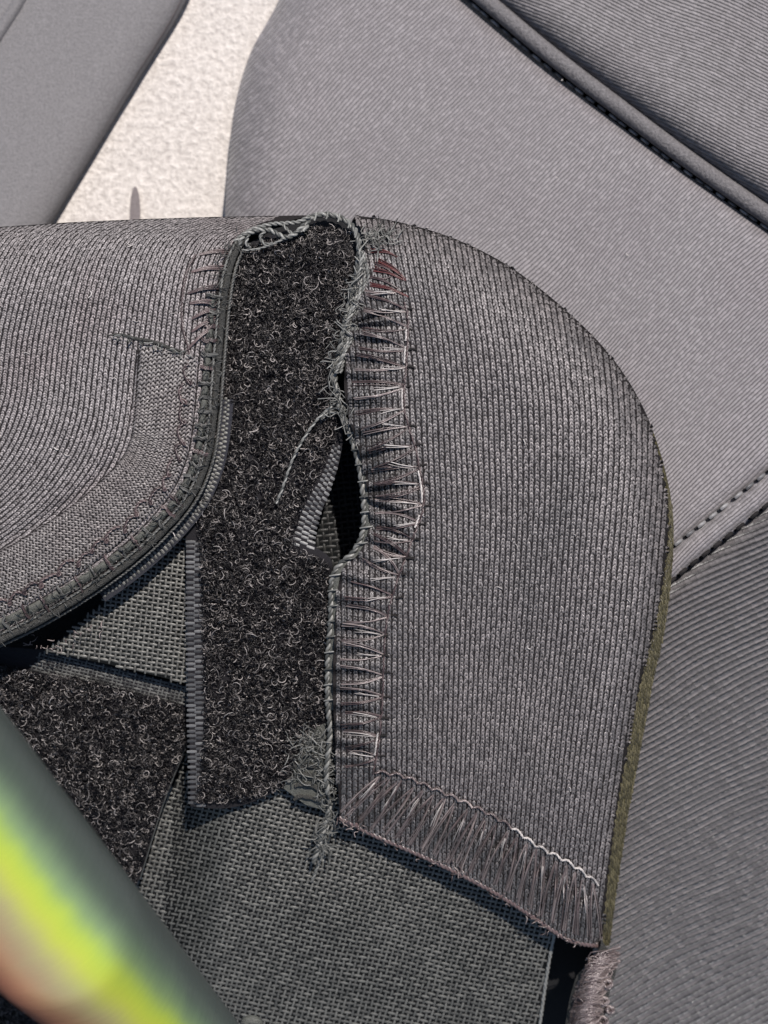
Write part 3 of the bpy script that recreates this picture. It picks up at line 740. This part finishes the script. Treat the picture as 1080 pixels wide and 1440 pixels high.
# --- loop pile: thousands of curled fibres
def pile(name, poly, zf, per, mat, parent, size=1.0, avoid=None):
    poly = np.asarray(poly, float); x0, y0 = poly.min(0); x1, y1 = poly.max(0)
    nK = int((x1 - x0) * (y1 - y0) / per)
    x = rng.uniform(x0, x1, nK); y = rng.uniform(y0, y1, nK)
    ok = in_poly(x, y, poly); x, y = x[ok], y[ok]
    clump = 1.2 * vnoise(x / 34, y / 34) + 0.7 * vnoise(x / 11 + 5, y / 11)
    ok = rng.random(len(x)) < np.clip(0.85 + 0.9 * clump, 0.25, 1); x, y, clump = x[ok], y[ok], clump[ok]
    K = len(x); npt = 6
    th = rng.uniform(0, TAU, K); rad = size * rng.gamma(4.0, 0.92, K).clip(1.5, 8.5)       # px
    sw = rng.uniform(1.0, 4.0, K); inc = rng.uniform(0.15, 1.25, K)                   # sweep, tilt of the arc's plane
    ph = rng.uniform(0, TAU, K)
    q = ph[:, None] + sw[:, None] * np.linspace(0, 1, npt)[None]
    ax_, ay_ = rad[:, None] * np.cos(q), rad[:, None] * np.sin(q) * np.cos(inc)[:, None]
    az_ = rad[:, None] * np.sin(q) * np.sin(inc)[:, None]
    dx = ax_ * np.cos(th)[:, None] - ay_ * np.sin(th)[:, None]; dy = ax_ * np.sin(th)[:, None] + ay_ * np.cos(th)[:, None]
    dx -= dx.mean(1, keepdims=True); dy -= dy.mean(1, keepdims=True); az_ -= az_.min(1, keepdims=True)
    zb = zf(x, y)[:, None] + (rng.random(K) ** 0.8 * (0.75 + 0.7 * clump))[:, None] * 0.95
    C = PB(x[:, None] + dx, y[:, None] + dy, zb + az_ * S / MM * 0.75)
    tp = np.linspace(0, 1, npt); prof = 0.55 + 0.45 * np.sin(np.pi * tp)
    o = tubes(name, C, (rng.uniform(0.5, 0.85, K)[:, None] * prof[None]) * S, mat, parent, 3)
    o['kind'] = 'stuff'
    return o

# --- main loop strip
def zstrip(x, y):
    x = np.asarray(x, float); y = np.asarray(y, float)
    z = 0.2 + 0.6 * vnoise(x / 110 + 2, y / 110)
    z = z - 1.4 * np.exp(-((x - 480) / 40) ** 2) * np.exp(-((y - 690) / 90) ** 2)       # sags towards the tear
    z = z + 1.3 * np.exp(-((y - 775 - 0.25 * (x - 400)) / 22) ** 2) * smooth(x, 380, 470)     # crease below it
    z = z - 2.5 * smooth(360 - y, 0, 60)
    return z
SR = [(500, 322), (503, 360), (496, 400), (487, 440), (478, 490), (470, 530), (476, 575), (482, 610), (478, 645), (464, 690), (446, 735), (440, 764), (462, 782), (468, 800), (465, 840), (462, 900), (460, 960), (461, 1010), (440, 1028), (425, 1052), (400, 1106)]
SL = [(338, 345), (318, 390), (308, 450), (300, 520), (294, 590), (284, 650), (262, 720), (262, 780), (263, 850), (264, 920), (265, 990), (267, 1060), (268, 1134)]
Rq = curve(SR, 150); Lq = curve(SL, 150); t = np.linspace(0, 1, 40)[None, :, None]
G = Lq[:, None] * (1 - t) + Rq[:, None] * t
tb = np.linspace(0, 1, 40)
G[..., 1] += 14 * (np.sin(np.pi * tb))[None] * (np.linspace(0, 1, 150) ** 8)[:, None]
G[..., 1] -= 12 * (np.sin(np.pi * tb))[None] * ((1 - np.linspace(0, 1, 150)) ** 8)[:, None]
strip = grid('loop_strip', PB(G[..., 0], G[..., 1], zstrip(G[..., 0], G[..., 1])), M['pile_base'], brace, G, flip=True)
pp = np.vstack([curve([(342, 350), (322, 395), (312, 450), (304, 520), (298, 590), (290, 640), (276, 700), (280, 760), (284, 850), (286, 940), (288, 1030), (276, 1128)], 60),
                curve([(276, 1128), (330, 1126), (398, 1106), (424, 1052), (440, 1028), (456, 1008)], 30),
                curve([(456, 1008), (457, 940), (459, 880), (462, 830), (462, 800), (446, 782), (412, 768), (420, 730), (438, 690), (458, 645), (474, 604), (468, 560), (464, 530), (474, 480), (484, 440), (492, 400), (497, 350), (493, 328), (455, 318), (420, 326), (375, 338)], 90)])
pile('loop_pile', pp, zstrip, 2.9, M['pile'], strip)
# bare ribbed selvedge down the left, and beside the tear
ribs('selvedge', [(274, 762), (273, 850), (274, 940), (275, 1030), (277, 1134)], lambda s: 11.5 + 0 * s, 7.2, lambda x, y: zstrip(x, y) + 0.05, M['selv'], strip, 2)
ribs('selvedge', [(473, 628), (467, 655), (456, 685), (441, 715), (431, 745), (426, 768)], lambda s: 6 + 10 * s, 7.4, lambda x, y: zstrip(x, y) + 0.10, M['selv'], strip, 3, 0.10, 0.12)

# second ribbed edge following the left hem
q = hem_at(np.linspace(hem_s_of_y(560), hem_s_of_y(560) + 330, 40), -sgn * 17)
def zsec(x, y): return zleft(x, y) * 0 + 1.2
ribs('under_selvedge', q, lambda s: 3.5 + 3.0 * np.sin(np.pi * np.clip(s, 0, 1)), 6.4, zsec, M['web'], brace, 2, 0.10)
t2, n2 = normals2(q)
qa, qb = q + n2 * 9, q - n2 * 9
grid('under_tape', np.stack([PB(qa[:, 0], qa[:, 1], np.full(40, 1.1)), PB(qb[:, 0], qb[:, 1], np.full(40, 1.1))], 1), M['selv_base'], brace)

# --- webbing seen below the hem, through the tear and at the bottom
tri = [(60, 915), (78, 905), (140, 850), (200, 800), (250, 730), (266, 730), (266, 962), (160, 936)]
zt = lambda x, y: -2.6 + 0.004 * (np.asarray(x) - 160) + 0 * np.asarray(y)
wt = slab('webbing', tri, zt, 0.8, M['web_base'], brace)
weave('webbing_yarn', tri, zt, 9.0, 7.4, 6.4, 0.05, M['web'], wt, 0.20)
hole = [(470, 575), (500, 590), (530, 690), (522, 770), (490, 800), (430, 790), (420, 760), (450, 640)]
zh_ = lambda x, y: -11.5 + 0 * np.asarray(x)
wh = slab('webbing', hole, zh_, 0.8, M['web_base'], brace)
weave('webbing_yarn', hole, zh_, -6.0, 9.0, 8.0, 0.0, M['web_shaded'], wh, 0.2)
botp = [(190, 1245), (262, 1050), (266, 1100), (270, 1130), (330, 1118), (400, 1095), (440, 1090), (480, 1130), (530, 1165), (600, 1195), (680, 1235), (740, 1275), (778, 1312), (766, 1370), (752, 1480), (180, 1480)]
def zbot(x, y):
    x = np.asarray(x, float); y = np.asarray(y, float)
    return -1.4 - 7.5 * (1 - smooth(x + 0.10 * (y - 1130), 245, 335)) + 0.9 * vnoise(x / 150 + 1, y / 130) - 2.5 * smooth(y, 1180, 1480) * 0.6
bb = np.array(botp)
gx, gy = np.meshgrid(np.linspace(180, 780, 60), np.linspace(1040, 1480, 50))
V = PB(gx, gy, zbot(gx, gy)); F = grid_faces(50, 60)
cx = gx.ravel()[F].mean(1); cy = gy.ravel()[F].mean(1)
F = F[in_poly(cx, cy, bb)]
used = np.unique(F); rm = np.full(gx.size, -1); rm[used] = np.arange(len(used))
wb = mesh_np('webbing', V.reshape(-1, 3)[used], rm[F], M['web_base'], brace)
weave('webbing_yarn', botp, zbot, 13.0, 7.6, 6.6, -0.06, M['web'], wb, 0.20, warp=0.15)
rim = curve([(780, 1312), (770, 1365), (755, 1470)], 30)
tubes('webbing_rim', twisted(PB(rim[:, 0], rim[:, 1], zbot(rim[:, 0], rim[:, 1]) + 0.1), 1.5 * S, 1.2, 2), 2.2 * S, M['green'], wb, 6)

# --- lower-left strap with its own pile
zpad = lambda x, y: -5.2 + 0.004 * (np.asarray(x) - 100) - 0.002 * (np.asarray(y) - 1000)
padp = [(-60, 905), (70, 914), (160, 938), (266, 966), (266, 1044), (230, 1130), (196, 1236), (150, 1330), (110, 1520), (-60, 1520)]
pad = slab('lower_strap', padp, zpad, 0.8, M['pile_base'], brace)
pile('loop_pile', [(-50, 925), (10, 940), (60, 948), (140, 960), (255, 992), (262, 1044), (226, 1130), (192, 1236), (186, 1262), (-10, 1010), (-30, 1340), (120, 1460), (-50, 1470)], zpad, 3.0, M['pile'], pad)
bor = [(60, 914), (160, 938), (266, 966), (266, 994), (150, 964), (40, 944)]
weave('selvedge_weave', bor, lambda x, y: zpad(x, y) + 0.04, 14.0, 6.0, 4.6, 0.0, M['hemthread'], pad, 0.09)
c = curve([(262, 1048), (230, 1130), (197, 1236)], 30)
tubes('strap_edge', PB(c[:, 0], c[:, 1], zpad(c[:, 0], c[:, 1]) + 0.05), 1.2 * S, M['green'], pad, 5)

# --- zigzag stitches down the right panel: each V of filaments is one stitch
def fan(a, b, spread, nf_, arch, r, mat, name, zf, bend=0.0):
    items = []
    for k in range(nf_):
        f = (k / max(1, nf_ - 1) - 0.5) if nf_ > 1 else 0
        dirn = np.array([-(b - a)[1], (b - a)[0]]); dirn = dirn / (np.linalg.norm(dirn) + 1e-9)
        a2 = a + dirn * f * spread + rng.normal(0, 0.6, 2); b2 = b + rng.normal(0, 0.9, 2)
        mid = (a2 + b2) / 2 + dirn * (bend + rng.normal(0, 0.8))
        c = curve([a2, mid, b2], 12); sp = np.linspace(0, 1, 12)
        z = zf(c[:, 0], c[:, 1]) + 0.10 + (arch + rng.uniform(0, 0.12)) * np.sin(np.pi * sp) ** 0.7 - 0.25 * sp ** 6
        items.append((PB(c[:, 0], c[:, 1], z), r * rng.uniform(0.7, 1.2) * S * np.ones(12)))
    return multi_tubes(name, items, mat, brace, 5)
def hol_at(s): return np.array([np.interp(s, HOs, HOL[:, 0]), np.interp(s, HOs, HOL[:, 1])])
s = 62.0; k = 0
while s < HOs[-1] - 4:
    b = hol_at(s)
    dl, sl = nearest(LE, np.array([b[0] - 10]), np.array([b[1]])); sl = float(sl[0])
    for sg in (-1, 1):
        q = sl + sg * (9.0 + rng.uniform(-2.5, 2.5))
        a = np.array([np.interp(q, LEs, LE[:, 0]) + 8 + rng.uniform(0, 10), np.interp(q, LEs, LE[:, 1]) + sg * 2])
        fan(a, b, rng.uniform(2, 4.5), 3, 0.14, 0.72, M['brown' if rng.random() < 0.6 else 'dbrown'], 'zigzag_stitch', zright, sg * 3.0)
    if k % 3 or rng.random() < 0.6:
        a = b + np.array([-rng.uniform(38, 52), rng.uniform(-7, 6)])
        fan(a, b + np.array([-8, 0]), 3.0, 2, 0.36, 0.6, M['pale'], 'pale_filament', zright)
    # black dash painting the shade in the needle hole at the right end
    c = curve([b + np.array([-4, 0]), b + np.array([1, -1]), b + np.array([7, rng.uniform(-2, 2)])], 8)
    c = b + (c - b) * np.array([rng.uniform(0.5, 1.2), rng.uniform(0.5, 1.5)]) + rng.normal(0, 2.0, 2)
    tubes('needle_hole', PB(c[:, 0], c[:, 1], zright(c[:, 0], c[:, 1]) + 0.16), rng.uniform(1.2, 2.2) * S, M['dark_hole'], brace, 6)
    s += PITCH * rng.uniform(0.88, 1.1); k += 1
c = curve(HOL[40:] + np.array([-4, 0]) + rng.normal(0, 0.5, HOL[40:].shape), 240)
tubes('chain_thread', twisted(PB(c[:, 0], c[:, 1], zright(c[:, 0], c[:, 1]) + 0.16), 0.8 * S, 1.4, 2), 1.0 * S, M['dbrown'], brace, 5)
for (ya, yb) in ((462, 480), (486, 512), (545, 578), (662, 708), (722, 742), (1030, 1062)):
    ks = (HOL[:, 1] > ya) & (HOL[:, 1] < yb); c = curve(HOL[ks] + np.array([-7, 0]), 30)
    tubes('chain_thread', twisted(PB(c[:, 0], c[:, 1], zright(c[:, 0], c[:, 1]) + 0.3), 0.7 * S, 1.0, 2), 1.1 * S, M['pale'], brace, 5)

# --- dense satin stitches along the bottom seam
nS = 22
for i in range(nS):
    f = (i + 0.5) / nS
    top = np.array([np.interp(f * STs[-1], STs, STOP[:, k]) for k in (0, 1)]) + rng.normal(0, 1.5, 2)
    for sg in (-1, 1):
        bi = np.clip((f + sg * 0.5 / nS * rng.uniform(0.7, 1.1) - 0.02 * (1 - f)) * 149, 0, 149)
        b = np.array([np.interp(bi, np.arange(150), BOT[:, k]) for k in (0, 1)]) + np.array([1.0, -8.0 + rng.uniform(-5, 4)])
        fan(b, top, rng.uniform(2, 5), 3, 0.14, 0.75, M['brown'], 'satin_stitch', zright, sg * 2.0)
    if i % 2 == 0:
        fan(b * 0.6 + top * 0.4, top * 0.85 + b * 0.15, 3.0, 2, 0.30, 0.6, M['pale'], 'pale_filament', zright)
tubes('hem_edge', twisted(PB(BOT[:, 0], BOT[:, 1] - 1.0, zright(BOT[:, 0], BOT[:, 1]) - 0.25), 2.2 * S, 2.2, 3), (2.6 + 0.5 * vnoise(np.arange(150) / 5.0, np.zeros(150))) * S, M['dbrown'], brace, 6)
for (xa, ya, xb, yb) in ((522, 352, 560, 362), (530, 366, 572, 394), (526, 378, 570, 396), (520, 400, 576, 418)):
    fan(np.array([xa, ya], float), np.array([xb, yb], float), 6.0, 4, 0.2, 0.8, M['maroon'], 'maroon_filament', zright, -3.0)
nL = 17
for i in range(nL):
    q = np.linspace(i / nL, (i + 0.95) / nL, 14) * STs[-1]
    c = np.stack([np.interp(q, STs, STOP[:, 0]), np.interp(q, STs, STOP[:, 1]) - 5 * np.sin(np.linspace(0, math.pi, 14))], -1)
    tubes('scallop_stitch', twisted(PB(c[:, 0], c[:, 1], zright(c[:, 0], c[:, 1]) + 0.25), 0.9 * S, 1.0, 2), 1.3 * S, M['pale' if i > 9 else 'brown'], brace, 5)

# --- twisted cord along the torn rim, flat tape beside it
RIM = curve([(428, 326), (434, 310), (446, 303), (462, 302), (482, 308), (498, 322), (505, 345), (503, 375), (495, 410), (487, 445), (478, 490), (471, 525), (474, 560), (485, 590), (496, 622), (505, 655), (511, 700), (511, 745), (498, 775), (478, 794), (467, 815), (465, 870), (461, 930), (461, 990), (464, 1030), (459, 1090), (463, 1135), (455, 1165), (441, 1212)], 420)
def zrim(x, y): return np.where(np.asarray(y) < 1120, 1.7, 1.0) - 2.4 * smooth(345 - np.asarray(y), 0, 50)
z = zrim(RIM[:, 0], RIM[:, 1]) + 0.25 * np.sin(np.linspace(0, 60, 420)) * 0.4
tubes('rim_cord', twisted(PB(RIM[:, 0], RIM[:, 1], z), 2.0 * S, 1.9, 2), 2.7 * S, M['green'], brace, 7)
k = (RIM[:, 1] > 590) & (RIM[:, 1] < 1000)
c = RIM[k]; tt, nn = normals2(c); side_ = -1.0 if (c + nn * 5)[50, 0] > c[50, 0] else 1.0
c1 = c - side_ * nn * 7
grid('rim_tape', np.stack([PB((c - side_ * nn * o)[:, 0], (c - side_ * nn * o)[:, 1], 1.75 + 0.35 * math.cos((o - 8) / 7 * 1.4) + 0 * c[:, 0]) for o in (1, 4, 8, 12, 15)], 1), M['binding'], brace, flip=(side_ > 0))
# ladder wraps on the rim
for yy in range(610, 1000, 22):
    i = int(np.argmin(np.abs(RIM[:, 1] - yy) + (RIM[:, 0] < 440) * 999)); cpt = RIM[i]
    q = np.array([cpt + np.array([-5, 1]), cpt + np.array([0, 0]), cpt + np.array([8, -1]), cpt + np.array([17, -3])])
    c = curve(q, 10); tubes('ladder_stitch', PB(c[:, 0], c[:, 1], 1.9 + 0.55 * np.sin(np.linspace(0.1, 2.9, 10))), 1.3 * S, M['green'], brace, 5)
# plaited loose plies on the upper right rim
for k in range(5):
    o = (k - 2) * 3.4 + 6
    seg = curve([(506 + o * 0.6, 350 + 3 * k), (505 + o, 385), (497 + o * 0.9, 420), (488 + o, 455), (480 + o * 0.7, 495), (473 + o * 0.3, 525)], 60)
    zz = zrim(seg[:, 0], seg[:, 1]) + 0.45 + 0.35 * np.sin(np.linspace(0, 14, 60) + k * 1.4)
    tubes('loose_ply', twisted(PB(seg[:, 0] + 1.8 * np.sin(np.linspace(0, 16, 60) + k), seg[:, 1], zz), 1.4 * S, 1.3, 2), 1.7 * S, M['green'], brace, 6)
# scalloped loops bridging the gap at the very top
for pts, r in (([(336, 348), (342, 332), (362, 324), (380, 324), (394, 331), (404, 334), (416, 328), (428, 316)], 2.6),
               ([(340, 352), (362, 350), (386, 342), (410, 330), (426, 324)], 1.2),
               ([(330, 340), (350, 325), (378, 316), (402, 314), (420, 312), (436, 304)], 2.2),
               ([(372, 326), (366, 334), (372, 343), (384, 343)], 1.8), ([(350, 330), (346, 341), (352, 349)], 1.8), ([(398, 316), (405, 324), (412, 330)], 1.8)):
    c = curve(pts, 60); tubes('top_loop', twisted(PB(c[:, 0], c[:, 1], 1.6 - 1.5 * smooth(345 - c[:, 1], 0, 50)), r * 0.7 * S, 1.5, 2), r * 0.85 * S, M['green'], brace, 6)
for i in range(9):
    q = np.interp(i / 9 + 0.05, np.linspace(0, 1, 420), np.arange(420)); c0 = RIM[int(12 + i * 7)]
    c = curve([c0 + np.array([-2, 7]), c0 + np.array([0, 2]), c0 + np.array([1, -5])], 10)
    tubes('ladder_stitch', PB(c[:, 0], c[:, 1], zrim(c[:, 0], c[:, 1]) + 0.45), 1.5 * S, M['green'], brace, 5)

# --- frayed fibres along the torn edges
def fray_along(c, nK, lmin, lmax, zf, mat, name, spread=6, r=0.7, dirb=None):
    items = []
    for k in range(nK):
        i = rng.integers(0, len(c)); a = rng.uniform(0, TAU); l = rng.uniform(lmin, lmax)
        d0 = np.array([math.cos(a), math.sin(a)]) if dirb is None else (lambda v: v / np.linalg.norm(v))(np.array(dirb) + 0.7 * np.array([math.cos(a), math.sin(a)]))
        st = c[i, :2] + rng.normal(0, spread, 2)
        q = curve([st, st + d0 * l * 0.5 + rng.normal(0, l * 0.18, 2), st + d0 * l + rng.normal(0, l * 0.25, 2)], 8)
        z = zf(q[:, 0], q[:, 1]) + rng.uniform(0.2, 0.5) + np.sin(np.linspace(0, rng.uniform(1.2, 3.1), 8)) * rng.uniform(0.1, 0.9)
        items.append((PB(q[:, 0], q[:, 1], z), rng.uniform(0.6, 1.3) * r * S))
    o = multi_tubes(name, items, mat, brace, 4); o['kind'] = 'stuff'; return o
fray_along(RIM[60:165], 140, 8, 24, zrim, M['green'], 'frayed_fibres', 5)
fray_along(curve([(430, 1040), (450, 1060), (466, 1080), (470, 1110), (462, 1150), (448, 1200)], 60), 150, 6, 22, lambda x, y: zrim(x, y) * 0.4 + 0.3, M['green'], 'frayed_fibres', 8)
fray_along(curve([(510, 330), (530, 335), (548, 332)], 30), 60, 8, 24, lambda x, y: zright(x, y) + 0.2, M['green'], 'frayed_fibres', 4)
fray_along(curve([(40, 902), (70, 905), (100, 900), (140, 880)], 40), 24, 4, 10, lambda x, y: np.full(np.shape(x), -1.2), M['brown'], 'frayed_fibres', 5)
fray_along(SIL[:150], 90, 2, 5, lambda x, y: zright(x, y) - 0.4, M['pale'], 'surface_fuzz', 2, 0.3)
fray_along(hem_at(np.linspace(hem_s_of_y(340), HS[-1], 300), sgn * 10), 420, 5, 14, lambda x, y: zleft(x, y) + 0.1, M['hemthread'], 'frayed_fibres', 7, 0.5)
fray_along(BOT, 70, 4, 11, lambda x, y: zright(x, y) - 0.4, M['brown'], 'frayed_fibres', 4, 0.8)
# loose thread lying on the pile across the tear
for pts in ([(478, 560), (462, 575), (448, 588), (430, 612), (412, 645), (396, 690), (388, 708)], [(470, 505), (466, 530), (476, 556), (488, 572)], [(484, 572), (466, 576), (452, 590)], [(462, 580), (478, 582), (492, 600)]):
    c = curve(pts, 50); tubes('loose_thread', twisted(PB(c[:, 0], c[:, 1], zstrip(c[:, 0], c[:, 1]) + 1.5), 1.0 * S, 1.6, 2), 1.4 * S, M['green'], brace, 6)
c = curve([(452, 1160), (458, 1185), (448, 1215), (438, 1240)], 40)
tubes('loose_thread', twisted(PB(c[:, 0], c[:, 1], zbot(c[:, 0], c[:, 1]) + 0.6), 1.2 * S, 1.4, 2), 1.6 * S, M['green'], brace, 6)
# bared ribs in the worn corner at the end of the strip
for i in range(5):
    y0 = 1064 + i * 14.0 + rng.uniform(-2, 2); x0 = rng.uniform(-4, 4)
    c = curve([(410 + i * 1.5 + x0, y0 + rng.uniform(1, 6)), (424 + x0, y0 - 1), (438, y0 + rng.uniform(-1, 2)), (450, y0 + rng.uniform(4, 9))], 16)
    tubes('bared_rib', PB(c[:, 0], c[:, 1], 0.7 + 0.25 * np.sin(np.linspace(0.2, 2.9, 16))), (rng.uniform(2.6, 3.8) + 0.5 * np.sin(np.linspace(0, 20, 16) + i)) * S, M['cordm'], brace, 8)
slab('worn_patch', [(398, 1108), (412, 1060), (432, 1030), (458, 1016), (462, 1080), (458, 1140), (430, 1132)], lambda x, y: 0.55 + 0 * np.asarray(x), 0.6, M['binding'], brace)
fray_along(curve([(412, 1100), (424, 1055), (445, 1030), (455, 1060), (452, 1120)], 40), 150, 6, 18, lambda x, y: 0.7 + 0 * np.asarray(x), M['green'], 'frayed_fibres', 8)
# overlocked tuft at the bottom corner
def ztuft(x, y): return 0.5 + 2.2 * np.exp(-((np.asarray(x) - 830) / 24) ** 2)
ED = curve([(846, 1322), (850, 1350), (838, 1380), (828, 1420), (820, 1480)], 60)
cols = [PB(ED[:, 0] + o, ED[:, 1], ztuft(ED[:, 0] + o * 0.8, ED[:, 1]) + 1.2 * math.sqrt(max(0, 1 - (o / 30) ** 2)) - 1.5) for o in (-30, -22, -12, 0, 10, 18, 24)]
sh_ = smooth(ED[:, 1], 1315, 1375)[:, None]
cols = [PB(ED[:, 0] + o * sh_[:, 0], ED[:, 1], ztuft(ED[:, 0] + o * 0.8, ED[:, 1]) + 1.2 * math.sqrt(max(0, 1 - (o / 30) ** 2)) - 1.8) for o in (-30, -22, -12, 0, 10, 18, 24)]
grid('overlock_roll', np.stack(cols, 1), M['cordm'], brace, flip=False)
items = []
for i in range(300):
    y0 = rng.uniform(1345, 1490); xc = np.interp(y0, ED[:, 1], ED[:, 0]); dy = rng.uniform(-20, 4)
    q = curve([(xc - 24 + rng.uniform(-3, 5), y0 + dy * -0.6), (xc - 12 + rng.normal(0, 4), y0 + dy * 0.1 + rng.normal(0, 6)), (xc + 6 + rng.normal(0, 4), y0 + dy * 0.5 + rng.normal(0, 6)), (xc + 20 + rng.uniform(-3, 4), y0 + dy)], 10)
    items.append((PB(q[:, 0], q[:, 1], ztuft(q[:, 0], q[:, 1]) - 0.9 + 1.25 * np.sin(np.linspace(0, math.pi, 10))), rng.uniform(0.6, 1.1) * S))
o = multi_tubes('overlock_threads', items, M['brown'], brace, 5); o['kind'] = 'stuff'
for (x0, y0, r) in ((850, 1350, 6), (853, 1384, 8), (848, 1408, 8), (846, 1436, 9), (857, 1420, 6)):
    q = np.array([(x0 + r * math.cos(a) * (0.5 + 0.5 * a / 9), y0 + r * math.sin(a) * 0.8 * (0.5 + 0.5 * a / 9)) for a in np.linspace(0, 9.0, 40)])
    tubes('thread_knot', twisted(PB(q[:, 0], q[:, 1], 1.0 + 0.12 * np.linspace(6, 0, 40)), 1.6 * S, 1.2, 2), 1.8 * S, M['brown'], brace, 6)

# lint caught on the cloth
items = []
for k in range(34):
    x0, y0 = (rng.uniform(560, 900), rng.uniform(400, 1150)) if k % 2 else (rng.uniform(10, 250), rng.uniform(340, 800))
    zf = zright if k % 2 else zleft
    if k % 2 and not in_poly(np.array([x0]), np.array([y0]), PAN)[0]: continue
    a_ = rng.uniform(0, TAU); l = rng.uniform(3, 11)
    q = curve([(x0, y0), (x0 + l * 0.5 * math.cos(a_) + rng.normal(0, 1.5), y0 + l * 0.5 * math.sin(a_)), (x0 + l * math.cos(a_ + 0.5), y0 + l * math.sin(a_ + 0.5))], 8)
    items.append((PB(q[:, 0], q[:, 1], zf(q[:, 0], q[:, 1]) + 0.25), rng.uniform(0.4, 0.8) * S))
o = multi_tubes('lint', items, M['pale'], brace, 4); o['kind'] = 'stuff'
items = []
for k in range(14):
    x0, y0 = rng.uniform(480, 1080), rng.uniform(0, 640)
    if y0 > 640 or x0 < 340: continue
    a_ = rng.uniform(0, TAU); l = rng.uniform(1, 5)
    q = curve([(x0, y0), (x0 + l * 0.5 * math.cos(a_) + rng.normal(0, 1), y0 + l * 0.5 * math.sin(a_)), (x0 + l * math.cos(a_ + 0.5), y0 + l * math.sin(a_ + 0.5))], 6)
    items.append((P(q[:, 0], q[:, 1], zseat(q[:, 0], q[:, 1]) + 0.45), rng.uniform(0.4, 0.8) * S))
o = multi_tubes('lint', items, M['pale'], seat, 4); o['kind'] = 'stuff'

# ------------------------------------------------------------------ iridescent metal tube in the lower left foreground
tubeo = thing('metal_tube', 'blurred iridescent green and yellow metal tube in the lower left foreground', 'tube')
m = N('anodised_metal_highlight'); u, v = m.uv()
f = m.math('ADD', m.math('DIVIDE', u, 100.0), m.math('MULTIPLY', m.math('SUBTRACT', m.noise(m.vec(u, v), 0.02, 2.0), 0.5), 0.10))
col = m.ramp(f, [(0.0, (0.08, 0.095, 0.088)), (0.20, (0.09, 0.11, 0.10)), (0.34, (0.20, 0.30, 0.17)), (0.44, (0.46, 0.60, 0.07)), (0.56, (0.60, 0.64, 0.07)), (0.68, (0.48, 0.42, 0.22)), (0.82, (0.46, 0.27, 0.14)), (1.0, (0.66, 0.24, 0.16))], 'B_SPLINE')  # iridescent hues; bright band and dark side paint in highlight and shade
st = m.noise(m.vec(m.math('MULTIPLY', v, 1.0), m.math('MULTIPLY', u, 0.03)), 0.6, 3.0)
m.set(Base_Color=col, Metallic=0.4, Roughness=m.mapr(st, 0.3, 0.7, 0.24, 0.36))
M['anod'] = m.m
uvec = np.array([0.604, 0.797]); nvec = np.array([-0.797, 0.604])
sv = np.linspace(-320, 680, 90)
wv = np.interp(sv, [-320, 0, 300, 400, 500, 560, 640, 680], [262, 250, 232, 204, 172, 152, 110, 60])
cen = np.array([0.0, 1000.0]) + sv[:, None] * uvec + nvec * (wv / 2)[:, None]
zc = np.interp(sv, [-320, 300, 680], [70, 46, 18])
kc = (D - zc * MM) / D; rad = wv / 2 * S * kc
C = P(cen[:, 0], cen[:, 1], zc)
T = np.gradient(C, axis=0); T /= np.linalg.norm(T, axis=1)[:, None]
A = np.cross(T, np.array([0, 0, D]) - C); A /= np.linalg.norm(A, axis=1)[:, None]; B = np.cross(A, T)
an = np.linspace(0, TAU, 65)
V = C[:, None] + rad[:, None, None] * (np.cos(an)[None, :, None] * A[:, None] + np.sin(an)[None, :, None] * B[:, None])
# u: 0 at the right edge over the top to 100 at the left edge, mirrored underneath
sidev = float(np.dot((P(cen[:, 0] - nvec[0] * 50, cen[:, 1] - nvec[1] * 50, zc) - C)[10], A[10]))
cosx = np.cos(an) * (1 if sidev > 0 else -1)
U = np.repeat(((1 - cosx) / 2 * 100)[None], 90, 0); VV = np.repeat(sv[:, None], 65, 1)
grid('tube_body', V, M['anod'], tubeo, np.stack([U, VV], -1))
ang = np.linspace(0, TAU, 40)
endc = C[-1]; 
capv = np.stack([endc + 0.0 * A[-1] + r * (np.cos(ang)[:, None] * A[-1] + np.sin(ang)[:, None] * B[-1]) + T[-1] * d_ for r, d_ in ((rad[-1], 0), (rad[-1] * 0.7, 0.0012), (0.0002, 0.0016))], 0)
grid('end_cap', capv, M['anod'], tubeo, np.stack(np.broadcast_arrays(np.full((3, 40), 30.0), np.zeros((3, 40))), -1))
ringc = P(354, 1440, 4.0)
q = np.array([ringc + 9 * S * (math.cos(a) * np.array([1, 0, 0]) + math.sin(a) * np.array([0, 0.8, 0.6])) for a in np.linspace(0, TAU, 30)])
tubes('end_ring', q, 7 * S, M['binding'], tubeo, 8)
